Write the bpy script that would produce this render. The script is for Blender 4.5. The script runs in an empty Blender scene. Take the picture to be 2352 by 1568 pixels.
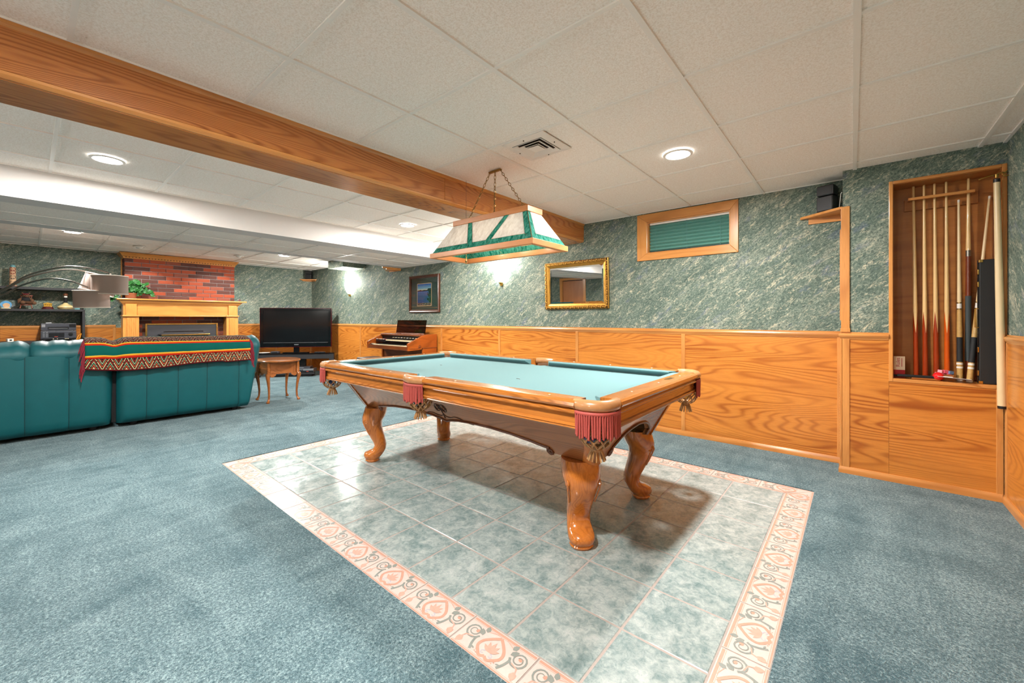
import bpy, bmesh, math, random
from mathutils import Vector, Matrix, Euler

# ------------------------------------------------------------------ scene, camera, light set-up
SC = bpy.context.scene
COL = SC.collection
SC.view_settings.view_transform = 'Standard'
SC.view_settings.look = 'None'
SC.view_settings.gamma = 1.0
SC.view_settings.use_curve_mapping = False
SC.cycles.max_bounces = 6
SC.cycles.adaptive_threshold = 0.09
SC.cycles.adaptive_min_samples = 14
SC.cycles.diffuse_bounces = 4
SC.cycles.glossy_bounces = 3
SC.cycles.transparent_max_bounces = 6
SC.view_settings.exposure = 0.06

PI = math.pi
ZC = 2.2475            # ceiling height
YR = 4.171             # long wall behind the pool table
YB = 3.937             # face of the boxed-out wall with the cue alcove
XR = 0.733             # short wall at the right
XF = -9.37             # fireplace wall
YN = -1.60             # wall behind the camera

cam_d = bpy.data.cameras.new('camera')
cam = bpy.data.objects.new('camera', cam_d)
COL.objects.link(cam)
cam.location = (0, 0, 1.1503)
cam.rotation_euler = (PI / 2, 0, 0.7034)
cam_d.sensor_width = 36.0
cam_d.lens = 934.16 / 2352 * 36.0
cam_d.shift_x = (1176 - 1165.55) / 2352
cam_d.shift_y = -(784 - 732.28) / 2352
cam_d.clip_start = 0.02
SC.camera = cam

world = bpy.data.worlds.new('world')
SC.world = world
world.use_nodes = True
world.node_tree.nodes['Background'].inputs[0].default_value = (0.8, 0.85, 0.9, 1)
world.node_tree.nodes['Background'].inputs[1].default_value = 0.02

DOWN_W = 75.0          # watts of each recessed ceiling light
SPOT_W = 56.0          # eyeball spots over the mantel
SCONCE_W = 42.0
BULB_W = 1.6           # bulbs in the pool table lamp
LAMP_COL = (1.0, 0.955, 0.895)
DOWNLIGHTS = [(-0.887, 2.801), (-3.908, 0.354), (-3.972, 2.874), (-7.515, 2.877), (-0.90, 0.30), (-7.5, 0.365)]


def light(name, kind, loc, power, col=LAMP_COL, size=0.14, rot=(0, 0, 0), **kw):
    d = bpy.data.lights.new(name, kind)
    d.energy = power
    d.color = col
    if kind == 'AREA':
        d.shape = 'DISK'
        d.size = size
    elif kind in ('POINT', 'SPOT'):
        d.shadow_soft_size = size
    for k, v in kw.items():
        setattr(d, k, v)
    o = bpy.data.objects.new(name, d)
    o.location = loc
    o.rotation_euler = rot
    COL.objects.link(o)
    return o


for _x, _y in DOWNLIGHTS:
    light('downlight_lamp', 'AREA', (_x, _y, ZC - 0.016), DOWN_W, size=0.15)


# ------------------------------------------------------------------ colour and material helpers
def lin(c):
    c = c / 255.0
    return c / 12.92 if c <= 0.04045 else ((c + 0.055) / 1.055) ** 2.4


def rgb(r, g, b):
    return (lin(r), lin(g), lin(b), 1.0)


class NT:
    """tiny node-tree writer"""
    def __init__(self, name):
        self.mat = bpy.data.materials.new(name)
        self.mat.use_nodes = True
        self.t = self.mat.node_tree
        self.t.nodes.clear()
        self.out = self.t.nodes.new('ShaderNodeOutputMaterial')

    def n(self, typ, **kw):
        nd = self.t.nodes.new(typ)
        for k, v in kw.items():
            setattr(nd, k, v)
        return nd

    def l(self, a, b):
        self.t.links.new(a, b)

    def set(self, sock, v):
        if hasattr(v, 'is_output') or isinstance(v, bpy.types.NodeSocket):
            self.l(v, sock)
        else:
            sock.default_value = v

    def math(self, op, a, b=0.5, c=0.5, clamp=False):
        nd = self.n('ShaderNodeMath', operation=op, use_clamp=clamp)
        self.set(nd.inputs[0], a)
        self.set(nd.inputs[1], b)
        if len(nd.inputs) > 2:
            self.set(nd.inputs[2], c)
        return nd.outputs[0]

    def vmath(self, op, a, b=(0, 0, 0)):
        nd = self.n('ShaderNodeVectorMath', operation=op)
        self.set(nd.inputs[0], a)
        self.set(nd.inputs[1], b)
        return nd.outputs[0]

    def coord(self, which='Object'):
        return self.n('ShaderNodeTexCoord').outputs[which]

    def rand(self):
        return self.n('ShaderNodeObjectInfo').outputs['Random']

    def sep(self, v):
        nd = self.n('ShaderNodeSeparateXYZ')
        self.l(v, nd.inputs[0])
        return nd.outputs

    def comb(self, x, y, z):
        nd = self.n('ShaderNodeCombineXYZ')
        for i, v in enumerate((x, y, z)):
            self.set(nd.inputs[i], v)
        return nd.outputs[0]

    def noise(self, v, scale=1.0, detail=2.0, rough=0.5, dist=0.0):
        nd = self.n('ShaderNodeTexNoise')
        self.l(v, nd.inputs['Vector'])
        nd.inputs['Scale'].default_value = scale
        nd.inputs['Detail'].default_value = detail
        nd.inputs['Roughness'].default_value = rough
        nd.inputs['Distortion'].default_value = dist
        return nd.outputs['Fac']

    def voronoi(self, v, scale=1.0, feature='F1'):
        nd = self.n('ShaderNodeTexVoronoi', feature=feature)
        self.l(v, nd.inputs['Vector'])
        nd.inputs['Scale'].default_value = scale
        return nd.outputs['Distance']

    def ramp(self, fac, stops, interp='LINEAR'):
        nd = self.n('ShaderNodeValToRGB')
        self.l(fac, nd.inputs[0])
        cr = nd.color_ramp
        cr.interpolation = interp
        while len(cr.elements) < len(stops):
            cr.elements.new(0.5)
        for e, (p, c) in zip(cr.elements, stops):
            e.position = p
            e.color = c if not isinstance(c, (int, float)) else (c, c, c, 1)
        return nd.outputs[0]

    def mix(self, f, a, b, mode='MIX'):
        nd = self.n('ShaderNodeMix', data_type='RGBA', blend_type=mode)
        self.set(nd.inputs[0], f)
        self.set(nd.inputs[6], a)
        self.set(nd.inputs[7], b)
        return nd.outputs[2]

    def bsdf(self, color, rough=0.5, metal=0.0, spec=0.5, bump=None, bstr=0.3, bdist=0.01, **kw):
        b = self.n('ShaderNodeBsdfPrincipled')
        self.set(b.inputs['Base Color'], color)
        self.set(b.inputs['Roughness'], rough)
        b.inputs['Metallic'].default_value = metal
        b.inputs['Specular IOR Level'].default_value = spec
        for k, v in kw.items():
            self.set(b.inputs[k.replace('_', ' ')], v)
        if bump is not None:
            bn = self.n('ShaderNodeBump')
            bn.inputs['Strength'].default_value = bstr
            bn.inputs['Distance'].default_value = bdist
            self.l(bump, bn.inputs['Height'])
            self.l(bn.outputs[0], b.inputs['Normal'])
        self.l(b.outputs[0], self.out.inputs[0])
        return self.mat


def plain(name, col, rough=0.5, metal=0.0, spec=0.5, var=0.06, scale=40.0, **kw):
    """one colour with a faint cloudy variation"""
    t = NT(name)
    f = t.noise(t.coord(), scale, 1.0)
    a = tuple(min(1, c * (1 - var)) for c in col[:3]) + (1,)
    b = tuple(min(1, c * (1 + var)) for c in col[:3]) + (1,)
    return t.bsdf(t.mix(f, a, b), rough, metal, spec, **kw)


def oak(name, light_c, dark_c, axis=0, across=9.0, along=0.9, rings=16.0, amount=0.75, rough=0.28, pores=0.35, coat=0.25, seed=0.0, per_object=True):
    """figured oak: contour lines of a stretched noise give the flame grain, a finer one the pores"""
    t = NT(name)
    v = t.coord()
    if per_object:
        r = t.math('MULTIPLY', t.rand(), 37.0)
        v = t.vmath('ADD', v, t.comb(r, t.math('MULTIPLY', r, 1.7), t.math('MULTIPLY', r, 0.6)))
    if seed:
        v = t.vmath('ADD', v, (seed, seed * 1.3, seed * 0.7))
    s = [across * 0.33] * 3
    s[axis] = along
    p = [330.0] * 3
    p[axis] = 9.0
    n1 = t.noise(t.vmath('MULTIPLY', v, tuple(s)), 1.0, 1.5, 0.42, 0.3)
    jag = t.noise(t.vmath('MULTIPLY', v, tuple(x * 9 for x in s)), 1.0, 1.0, 0.6)
    ph = t.math('MULTIPLY_ADD', jag, 1.6, t.math('MULTIPLY', n1, rings * 6.2832))
    w = t.math('MULTIPLY_ADD', t.math('SINE', ph), 0.5, 0.5)
    w = t.math('POWER', w, 2.0)
    n0 = t.ramp(t.noise(t.vmath('MULTIPLY', v, tuple(x * 1.3 for x in s)), 1.0, 1.0), [(0.32, 0.0), (0.68, 1.0)])
    n2 = t.noise(t.vmath('MULTIPLY', v, tuple(p)), 1.0, 2.0, 0.6)
    po = t.ramp(n2, [(0.50, 0.0), (0.68, 1.0)])
    fac = t.math('MULTIPLY', w, t.math('MULTIPLY_ADD', n0, 0.85, 0.2))
    fac = t.math('MULTIPLY', fac, amount, clamp=True)
    fac = t.math('MAXIMUM', fac, t.math('MULTIPLY', po, pores))
    base = t.mix(t.math('MULTIPLY', n0, 0.5), light_c, tuple(a * 0.6 + b * 0.4 for a, b in zip(light_c, dark_c)))
    col = t.mix(fac, base, dark_c)
    return t.bsdf(col, rough, 0.0, 0.45, Coat_Weight=coat, Coat_Roughness=0.15)


# ------------------------------------------------------------------ mesh helpers
class MB:
    def __init__(self):
        self.v = []
        self.f = []
        self.m = []
        self.uv = {}

    def add(self, verts, faces, mi=0):
        o = len(self.v)
        self.v += [tuple(p) for p in verts]
        self.f += [tuple(i + o for i in f) for f in faces]
        self.m += [mi] * len(faces)
        return self

    def box(self, x0, x1, y0, y1, z0, z1, mi=0):
        return self.add([(x0, y0, z0), (x1, y0, z0), (x1, y1, z0), (x0, y1, z0), (x0, y0, z1), (x1, y0, z1), (x1, y1, z1), (x0, y1, z1)],
                        [(3, 2, 1, 0), (4, 5, 6, 7), (0, 1, 5, 4), (1, 2, 6, 5), (2, 3, 7, 6), (3, 0, 4, 7)], mi)

    def obox(self, c, size, rot=(0, 0, 0), mi=0):
        R = Euler(rot).to_matrix()
        hx, hy, hz = (s / 2 for s in size)
        vs = [Vector(c) + R @ Vector(p) for p in [(-hx, -hy, -hz), (hx, -hy, -hz), (hx, hy, -hz), (-hx, hy, -hz), (-hx, -hy, hz), (hx, -hy, hz), (hx, hy, hz), (-hx, hy, hz)]]
        return self.add(vs, [(3, 2, 1, 0), (4, 5, 6, 7), (0, 1, 5, 4), (1, 2, 6, 5), (2, 3, 7, 6), (3, 0, 4, 7)], mi)

    def prism(self, poly, a, b, plane='xy', mi=0):
        """poly (counter-clockwise) extruded from a to b along the third axis"""
        def P(p, h):
            return {'xy': (p[0], p[1], h), 'xz': (p[0], h, p[1]), 'yz': (h, p[0], p[1])}[plane]
        n = len(poly)
        vs = [P(p, a) for p in poly] + [P(p, b) for p in poly]
        fs = [tuple(range(n - 1, -1, -1)), tuple(range(n, 2 * n))] + [(i, (i + 1) % n, n + (i + 1) % n, n + i) for i in range(n)]
        return self.add(vs, fs, mi)

    def loft(self, rings, closed=True, cap=True, mi=0):
        n = len(rings[0])
        vs = [p for r in rings for p in r]
        fs = []
        k = n if closed else n - 1
        for i in range(len(rings) - 1):
            for j in range(k):
                a = i * n + j
                b = i * n + (j + 1) % n
                fs.append((a, b, b + n, a + n))
        if cap and closed:
            fs.append(tuple(range(n - 1, -1, -1)))
            o = (len(rings) - 1) * n
            fs.append(tuple(range(o, o + n)))
        return self.add(vs, fs, mi)

    def lathe(self, prof, c=(0, 0, 0), seg=20, axis=2, mi=0, cap=True):
        rings = []
        for r, h in prof:
            ring = []
            for i in range(seg):
                a = 2 * PI * i / seg
                p = [0, 0, 0]
                p[axis] = h
                p[(axis + 1) % 3] = r * math.cos(a)
                p[(axis + 2) % 3] = r * math.sin(a)
                ring.append((p[0] + c[0], p[1] + c[1], p[2] + c[2]))
            rings.append(ring)
        return self.loft(rings, True, cap, mi)

    def tube(self, path, r, seg=8, closed=False, mi=0, cap=True, flat=None):
        pts = [Vector(p) for p in path]
        n = len(pts)
        rr = r if isinstance(r, (list, tuple)) else [r] * n
        rings = []
        up = Vector((0, 0, 1))
        prev = None
        for i, p in enumerate(pts):
            if closed:
                t = pts[(i + 1) % n] - pts[i - 1]
            else:
                t = pts[min(i + 1, n - 1)] - pts[max(i - 1, 0)]
            t.normalize()
            if prev is None:
                a = up if abs(t.dot(up)) < 0.95 else Vector((1, 0, 0))
                x = (a - t * a.dot(t)).normalized()
            else:
                x = (prev - t * prev.dot(t)).normalized()
            prev = x
            y = t.cross(x)
            k = flat or 1.0
            rings.append([p + x * (rr[i] * math.cos(2 * PI * j / seg)) + y * (rr[i] * k * math.sin(2 * PI * j / seg)) for j in range(seg)])
        if closed:
            rings.append(rings[0])
        return self.loft(rings, True, cap and not closed, mi)

    def sphere(self, c, r, seg=16, rings=10, mi=0, sc=(1, 1, 1)):
        prof = []
        R = []
        for i in range(rings + 1):
            a = PI * i / rings
            rad = max(1e-4, math.sin(a))
            R.append([(c[0] + sc[0] * r * rad * math.cos(2 * PI * j / seg), c[1] + sc[1] * r * rad * math.sin(2 * PI * j / seg), c[2] - sc[2] * r * math.cos(a)) for j in range(seg)])
        return self.loft(R, True, True, mi)

    def sweep(self, prof, path, closed=False, mi=0, cap=True):
        """profile (d outward to the right of travel, z) swept along a horizontal polyline with mitred corners"""
        n = len(path)
        rings = []
        for i in range(n):
            p = Vector((path[i][0], path[i][1], 0))
            z = path[i][2] if len(path[i]) > 2 else 0.0
            def d(a, b):
                q = Vector((path[b % n][0] - path[a % n][0], path[b % n][1] - path[a % n][1], 0))
                return q.normalized()
            if closed:
                t0, t1 = d(i - 1, i), d(i, i + 1)
            else:
                t0 = d(i - 1, i) if i > 0 else d(i, i + 1)
                t1 = d(i, i + 1) if i < n - 1 else t0
            n0 = Vector((t0.y, -t0.x, 0))
            n1 = Vector((t1.y, -t1.x, 0))
            b = (n0 + n1)
            b = b / max(1e-6, (1 + n0.dot(n1)))
            rings.append([p + b * q[0] + Vector((0, 0, z + q[1])) for q in prof])
        if closed:
            rings.append(rings[0])
        return self.loft(rings, True, cap and not closed, mi)

    def mesh(self, name, mats, smooth=False, angle=35.0):
        me = bpy.data.meshes.new(name)
        me.from_pydata([tuple(p) for p in self.v], [], self.f)
        if not isinstance(mats, (list, tuple)):
            mats = [mats]
        for m in mats:
            me.materials.append(M[m] if isinstance(m, str) else m)
        if any(self.m):
            me.polygons.foreach_set('material_index', self.m)
        bm = bmesh.new()
        bm.from_mesh(me)
        bmesh.ops.recalc_face_normals(bm, faces=bm.faces)
        bm.to_mesh(me)
        bm.free()
        if smooth:
            me.polygons.foreach_set('use_smooth', [True] * len(me.polygons))
            me.set_sharp_from_angle(angle=math.radians(angle))
        me.update()
        return me

    def build(self, name, mats, parent=None, smooth=False, bevel=0.0, seg=2, loc=None, rot=None, angle=35.0):
        o = bpy.data.objects.new(name, self.mesh(name, mats, smooth, angle))
        COL.objects.link(o)
        if parent is not None:
            o.parent = parent
        if loc is not None:
            o.location = loc
        if rot is not None:
            o.rotation_euler = rot
        if bevel:
            b = o.modifiers.new('bevel', 'BEVEL')
            b.width = bevel
            b.segments = seg
            b.limit_method = 'ANGLE'
            b.angle_limit = math.radians(40)
        return o


def tag(o, label=None, cat=None, group=None, kind=None):
    if label:
        o['label'] = label
    if cat:
        o['category'] = cat
    if group:
        o['group'] = group
    if kind:
        o['kind'] = kind
    return o


def thing(name, label, cat, loc=(0, 0, 0), rz=0.0, group=None):
    o = bpy.data.objects.new(name, None)
    o.empty_display_size = 0.1
    COL.objects.link(o)
    o.location = loc
    o.rotation_euler = (0, 0, rz)
    return tag(o, label, cat, group)


def struct(name, mb, mats, **kw):
    return tag(mb.build(name, mats, **kw), kind='structure')


def inst(name, me, parent=None, loc=(0, 0, 0), rot=(0, 0, 0), scale=None):
    o = bpy.data.objects.new(name, me)
    COL.objects.link(o)
    o.parent = parent
    o.location = loc
    o.rotation_euler = rot
    if scale:
        o.scale = scale
    return o


def copy_tree(o, parent=None):
    c = o.copy()
    COL.objects.link(c)
    c.parent = parent
    for ch in list(o.children):
        copy_tree(ch, c)
    return c


def arc(c, r, a0, a1, n, z=None):
    out = []
    for i in range(n + 1):
        a = a0 + (a1 - a0) * i / n
        p = (c[0] + r * math.cos(a), c[1] + r * math.sin(a))
        out.append(p if z is None else p + (z,))
    return out


def bez(p0, p1, p2, n):
    out = []
    for i in range(n + 1):
        t = i / n
        out.append(tuple((1 - t) ** 2 * a + 2 * t * (1 - t) * b + t * t * c for a, b, c in zip(p0, p1, p2)))
    return out


def smoothpath(pts, n=6):
    """Catmull-Rom through the points"""
    P = [Vector(p) for p in pts]
    out = []
    for i in range(len(P) - 1):
        a = P[i - 1] if i > 0 else P[i] * 2 - P[i + 1]
        b, c = P[i], P[i + 1]
        d = P[i + 2] if i + 2 < len(P) else P[i + 1] * 2 - P[i]
        for k in range(n):
            t = k / n
            out.append(0.5 * ((2 * b) + (c - a) * t + (2 * a - 5 * b + 4 * c - d) * t * t + (3 * b - a - 3 * c + d) * t ** 3))
    out.append(P[-1])
    return out


random.seed(7)
M = {}
# ------------------------------------------------------------------ materials
OAK_L, OAK_D = rgb(214, 148, 78), rgb(150, 82, 28)
M['oak_trim'] = oak('oak_trim', rgb(214, 148, 80), rgb(160, 92, 38), 0, 16, 0.6, 10, 0.5)
M['oak_trim_y'] = oak('oak_trim_y', rgb(214, 148, 80), rgb(160, 92, 38), 1, 16, 0.6, 10, 0.5)
M['oak_trim_z'] = oak('oak_trim_z', rgb(214, 148, 80), rgb(160, 92, 38), 2, 16, 0.6, 10, 0.5)
M['oak_panel'] = oak('oak_panel', rgb(212, 137, 58), rgb(150, 76, 22), 0, 13, 0.55, 26, 0.9, 0.3)
M['oak_panel_y'] = oak('oak_panel_y', rgb(212, 137, 58), rgb(150, 76, 22), 1, 13, 0.55, 26, 0.9, 0.3)
M['oak_beam'] = oak('oak_beam', rgb(200, 128, 66), rgb(126, 62, 20), 1, 13, 0.5, 34, 0.8, 0.25)
M['oak_table'] = oak('oak_table', rgb(190, 118, 50), rgb(112, 58, 20), 0, 20, 0.6, 36, 0.7, 0.16, coat=0.6)
M['oak_table_y'] = oak('oak_table_y', rgb(190, 118, 50), rgb(112, 58, 20), 1, 20, 0.6, 36, 0.7, 0.16, coat=0.6)
M['oak_cabinet'] = oak('oak_cabinet', rgb(168, 108, 66), rgb(98, 56, 30), 0, 14, 0.5, 40, 0.6, 0.22, coat=0.4)
M['oak_cabinet_y'] = oak('oak_cabinet_y', rgb(168, 108, 66), rgb(98, 56, 30), 1, 14, 0.5, 12, 0.6, 0.22, coat=0.4)
M['oak_leg'] = oak('oak_leg', rgb(200, 120, 50), rgb(128, 64, 22), 2, 28, 3.0, 14, 0.6, 0.14, coat=0.7)
M['oak_niche'] = oak('oak_niche', rgb(176, 112, 52), rgb(122, 66, 24), 0, 12, 0.4, 8, 0.5, 0.35)
M['oak_mantel'] = oak('oak_mantel', rgb(212, 147, 74), rgb(164, 98, 40), 1, 10, 0.7, 9, 0.5, 0.3)
M['oak_mantel_z'] = oak('oak_mantel_z', rgb(212, 147, 74), rgb(164, 98, 40), 2, 10, 0.7, 9, 0.45, 0.3)
M['oak_side'] = oak('oak_side', rgb(168, 100, 48), rgb(104, 54, 22), 0, 14, 0.8, 10, 0.55, 0.2, coat=0.5)
M['oak_door'] = oak('oak_door', rgb(186, 118, 66), rgb(146, 84, 40), 2, 6, 0.5, 8, 0.4, 0.35)
M['lamp_wood'] = oak('lamp_wood', rgb(206, 140, 88), rgb(160, 96, 52), 0, 14, 0.8, 8, 0.35, 0.35)
M['lamp_wood_y'] = oak('lamp_wood_y', rgb(206, 140, 88), rgb(160, 96, 52), 1, 14, 0.8, 8, 0.35, 0.35)
M['organ_wood'] = oak('organ_wood', rgb(124, 66, 34), rgb(70, 34, 18), 0, 12, 1.0, 8, 0.5, 0.22, coat=0.5)
M['organ_side'] = oak('organ_side', rgb(168, 84, 30), rgb(104, 48, 18), 1, 10, 1.0, 9, 0.55, 0.22, coat=0.5)
M['frame_wood'] = plain('frame_wood', rgb(78, 44, 28), 0.25, var=0.2)
M['frame_wood_side'] = plain('frame_wood_side', rgb(170, 88, 36), 0.3, var=0.15)


def m_wallpaper():
    t = NT('wallpaper')
    x, y, z = t.sep(t.coord())[:3]
    s = t.math('ADD', x, y)
    a = 0.62
    p = t.math('ADD', t.math('MULTIPLY', s, math.cos(a)), t.math('MULTIPLY', z, math.sin(a)))
    q = t.math('ADD', t.math('MULTIPLY', s, -math.sin(a)), t.math('MULTIPLY', z, math.cos(a)))
    v = t.comb(p, q, t.math('MULTIPLY', t.math('SUBTRACT', x, y), 0.5))
    big = t.noise(t.vmath('MULTIPLY', v, (1.5, 4.0, 1.0)), 1.0, 2.0, 0.6, 0.6)
    flake = t.noise(t.vmath('MULTIPLY', v, (60, 95, 30)), 1.0, 3.0, 0.72, 0.8)
    mid = t.noise(t.vmath('MULTIPLY', v, (9, 26, 8)), 1.0, 3.0, 0.65, 0.8)
    vein = t.noise(t.vmath('MULTIPLY', v, (4.5, 17, 8)), 1.0, 3.0, 0.6, 1.4)
    blue = t.noise(t.vmath('MULTIPLY', v, (4.5, 10, 3)), 1.0, 3.0, 0.65, 0.5)
    tone = t.math('MULTIPLY_ADD', mid, 0.45, t.math('MULTIPLY', big, 0.55))
    base = t.ramp(tone, [(0.36, rgb(88, 106, 97)), (0.5, rgb(110, 126, 115)), (0.64, rgb(142, 151, 138))])
    col = t.mix(t.ramp(flake, [(0.38, 0.85), (0.52, 0.0)]), base, rgb(68, 84, 79))
    col = t.mix(t.math('MULTIPLY', t.ramp(flake, [(0.54, 0.0), (0.68, 1.0)]), 0.5), col, rgb(182, 188, 170))
    col = t.mix(t.math('MULTIPLY', t.ramp(blue, [(0.58, 0.0), (0.70, 1.0)]), t.math('MULTIPLY', flake, 0.9)), col, rgb(92, 104, 132))
    dv = t.math('ABSOLUTE', t.math('SUBTRACT', vein, 0.5))
    thin = t.math('MULTIPLY', t.ramp(dv, [(0.004, 1.0), (0.016, 0.0)]), t.ramp(mid, [(0.46, 0.0), (0.60, 1.0)]))
    cream = t.math('MAXIMUM', t.math('MULTIPLY', thin, 0.75), t.math('MULTIPLY', t.math('MULTIPLY', t.ramp(mid, [(0.56, 0.0), (0.70, 1.0)]), t.ramp(flake, [(0.42, 0.0), (0.6, 1.0)])), 0.34))
    col = t.mix(cream, col, rgb(224, 212, 182))
    return t.bsdf(col, 0.72, 0, 0.25)


M['wallpaper'] = m_wallpaper()


def m_carpet():
    t = NT('carpet')
    v = t.coord()
    f1 = t.noise(v, 260, 1, 0.75)
    f2 = t.noise(v, 95, 1, 0.6)
    brush = t.noise(t.vmath('MULTIPLY', v, (1.0, 2.6, 1.0)), 1.25, 3.0, 0.6, 0.8)
    brush2 = t.noise(t.vmath('MULTIPLY', v, (3.0, 1.1, 1.0)), 1.7, 3.0, 0.6, 1.2)
    lay = t.ramp(t.math('MULTIPLY_ADD', brush2, 0.5, t.math('MULTIPLY', brush, 0.5)), [(0.36, 0.0), (0.62, 1.0)])
    col = t.mix(lay, rgb(74, 108, 118), rgb(142, 170, 177))
    pile = t.ramp(t.math('MULTIPLY_ADD', f2, 0.45, t.math('MULTIPLY', f1, 0.55)), [(0.34, 0.0), (0.66, 1.0)])
    col = t.mix(t.math('SUBTRACT', 1.0, pile), col, rgb(50, 80, 90))
    col = t.mix(t.math('MULTIPLY', t.ramp(pile, [(0.6, 0.0), (1.0, 1.0)]), 0.32), col, rgb(180, 202, 204))
    return t.bsdf(col, 0.95, 0, 0.1, bump=pile, bstr=0.8, bdist=0.006, Sheen_Weight=0.15)


M['carpet'] = m_carpet()


def m_tile():
    t = NT('floor_tile')
    r = t.math('MULTIPLY', t.rand(), 91.0)
    v = t.vmath('ADD', t.coord(), t.comb(r, t.math('MULTIPLY', r, 0.37), 0.0))
    n1 = t.noise(v, 9, 3, 0.62, 0.5)
    n2 = t.noise(v, 34, 3, 0.7, 0.9)
    n3 = t.noise(v, 120, 2, 0.7, 0.5)
    f = t.math('MULTIPLY_ADD', n2, 0.45, t.math('MULTIPLY_ADD', n3, 0.18, t.math('MULTIPLY', n1, 0.5)))
    col = t.ramp(f, [(0.38, rgb(98, 120, 122)), (0.50, rgb(130, 147, 147)), (0.60, rgb(156, 168, 167)), (0.72, rgb(180, 187, 186))])
    col = t.mix(t.math('MULTIPLY', t.ramp(n3, [(0.62, 0.0), (0.72, 1.0)]), 0.4), col, rgb(84, 110, 112))
    return t.bsdf(col, t.ramp(n1, [(0.4, 0.14), (0.7, 0.26)]), 0, 0.45)


M['tile'] = m_tile()
M['grout'] = plain('grout', rgb(164, 152, 146), 0.8, var=0.1, scale=90)


def m_cream(name, a, b):
    t = NT(name)
    n = t.noise(t.coord(), 70, 4, 0.6)
    return t.bsdf(t.mix(n, a, b), 0.3, 0, 0.45)


M['border_cream'] = m_cream('border_cream', rgb(198, 180, 174), rgb(212, 197, 190))
M['border_peach'] = m_cream('border_peach', rgb(190, 144, 126), rgb(200, 158, 140))
M['border_pink'] = m_cream('border_pink', rgb(198, 152, 136), rgb(206, 168, 154))
M['border_grey'] = m_cream('border_grey', rgb(124, 132, 128), rgb(150, 154, 148))
M['border_lilac'] = m_cream('border_lilac', rgb(172, 170, 180), rgb(186, 182, 190))


def m_ceiling_tile():
    t = NT('ceiling_tile')
    v = t.coord()
    n1 = t.noise(v, 150, 2, 0.6, 0.6)
    n2 = t.noise(v, 60, 2, 0.5)
    f = t.ramp(t.math('MULTIPLY_ADD', n2, 0.25, t.math('MULTIPLY', n1, 0.75)), [(0.40, 0.0), (0.56, 1.0)])
    col = t.mix(f, rgb(238, 229, 219), rgb(252, 247, 241))
    return t.bsdf(col, 0.9, 0, 0.1)


M['ceiling_tile'] = m_ceiling_tile()
M['white_metal'] = plain('white_metal', rgb(240, 236, 230), 0.45, var=0.02)
M['white_paint'] = plain('white_paint', rgb(212, 209, 207), 0.7, var=0.015)
M['vent_white'] = plain('vent_white', rgb(232, 228, 222), 0.4, var=0.03)
M['dark_hollow'] = plain('dark_hollow', rgb(46, 40, 36), 0.8, var=0.2)
M['felt'] = plain('felt', rgb(98, 134, 138), 0.95, spec=0.1, var=0.05, scale=600, Sheen_Weight=0.1)
M['leather_tan'] = plain('leather_tan', rgb(178, 126, 80), 0.3, var=0.15, scale=60, Coat_Weight=0.4)
M['leather_brown'] = plain('leather_brown', rgb(122, 84, 52), 0.45, var=0.2, scale=50)
M['net_leather'] = plain('net_leather', rgb(168, 126, 80), 0.45, var=0.25, scale=40)
M['fringe_red'] = plain('fringe_red', rgb(172, 74, 66), 0.65, var=0.18, scale=200)
M['pearl'] = plain('pearl', rgb(226, 220, 210), 0.2, var=0.03)
M['carve_dark'] = plain('carve_dark', rgb(58, 32, 18), 0.5, var=0.1)
M['bead_dark'] = plain('bead_dark', rgb(96, 48, 18), 0.3, var=0.1)
M['brass'] = plain('brass', rgb(206, 166, 92), 0.22, metal=1.0, var=0.08)
M['old_brass'] = plain('old_brass', rgb(150, 122, 74), 0.3, metal=1.0, var=0.15)
M['gold_leaf'] = plain('gold_leaf', rgb(190, 142, 66), 0.34, metal=0.9, var=0.2, scale=30)
M['gilt_crevice_shade'] = plain('gilt_crevice_shade', rgb(84, 58, 26), 0.5, metal=0.6, var=0.2, scale=60)  # dark tone carries the shade of the carved crevices
M['seam_teal'] = plain('seam_teal', rgb(10, 58, 62), 0.6)
M['steel'] = plain('steel', rgb(132, 126, 118), 0.3, metal=1.0, var=0.05)
M['black_plastic'] = plain('black_plastic', rgb(24, 24, 26), 0.35, var=0.1)
M['black_matte'] = plain('black_matte', rgb(34, 34, 37), 0.55, var=0.1)
M['black_gloss'] = plain('black_gloss', rgb(14, 13, 15), 0.08, var=0.05)
M['screen'] = plain('screen', rgb(16, 15, 17), 0.12, var=0.05)
M['tv_red'] = plain('tv_red', rgb(70, 12, 26), 0.12, var=0.1)
M['teal_leather'] = plain('teal_leather', rgb(14, 86, 92), 0.42, spec=0.4, var=0.08, scale=12)
M['teal_leather_top'] = plain('teal_leather_top', rgb(28, 88, 94), 0.5, spec=0.35, var=0.12, scale=9)
M['lampshade'] = plain('lampshade', rgb(162, 145, 136), 0.85, var=0.05, scale=300)
M['shade_trim'] = plain('shade_trim', rgb(226, 216, 204), 0.8, var=0.12, scale=120)
M['brick_red'] = plain('brick_red', rgb(152, 68, 40), 0.85, var=0.12, scale=30)
M['brick_brown'] = plain('brick_brown', rgb(86, 50, 42), 0.85, var=0.12, scale=30)
M['brick_rose'] = plain('brick_rose', rgb(134, 72, 54), 0.85, var=0.12, scale=30)
M['mortar'] = plain('mortar', rgb(142, 132, 130), 0.95, var=0.15, scale=60)
M['stove_black'] = plain('stove_black', rgb(52, 52, 56), 0.5, var=0.08)
M['ivy'] = plain('ivy', rgb(42, 98, 44), 0.4, var=0.6, scale=25)
M['terracotta'] = plain('terracotta', rgb(138, 78, 46), 0.6, var=0.15)
M['stereo'] = plain('stereo', rgb(58, 60, 68), 0.4, var=0.06)
M['stereo_dark'] = plain('stereo_dark', rgb(20, 20, 24), 0.3, var=0.06)
M['display_red'] = plain('display_red', rgb(190, 70, 50), 0.4)
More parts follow.
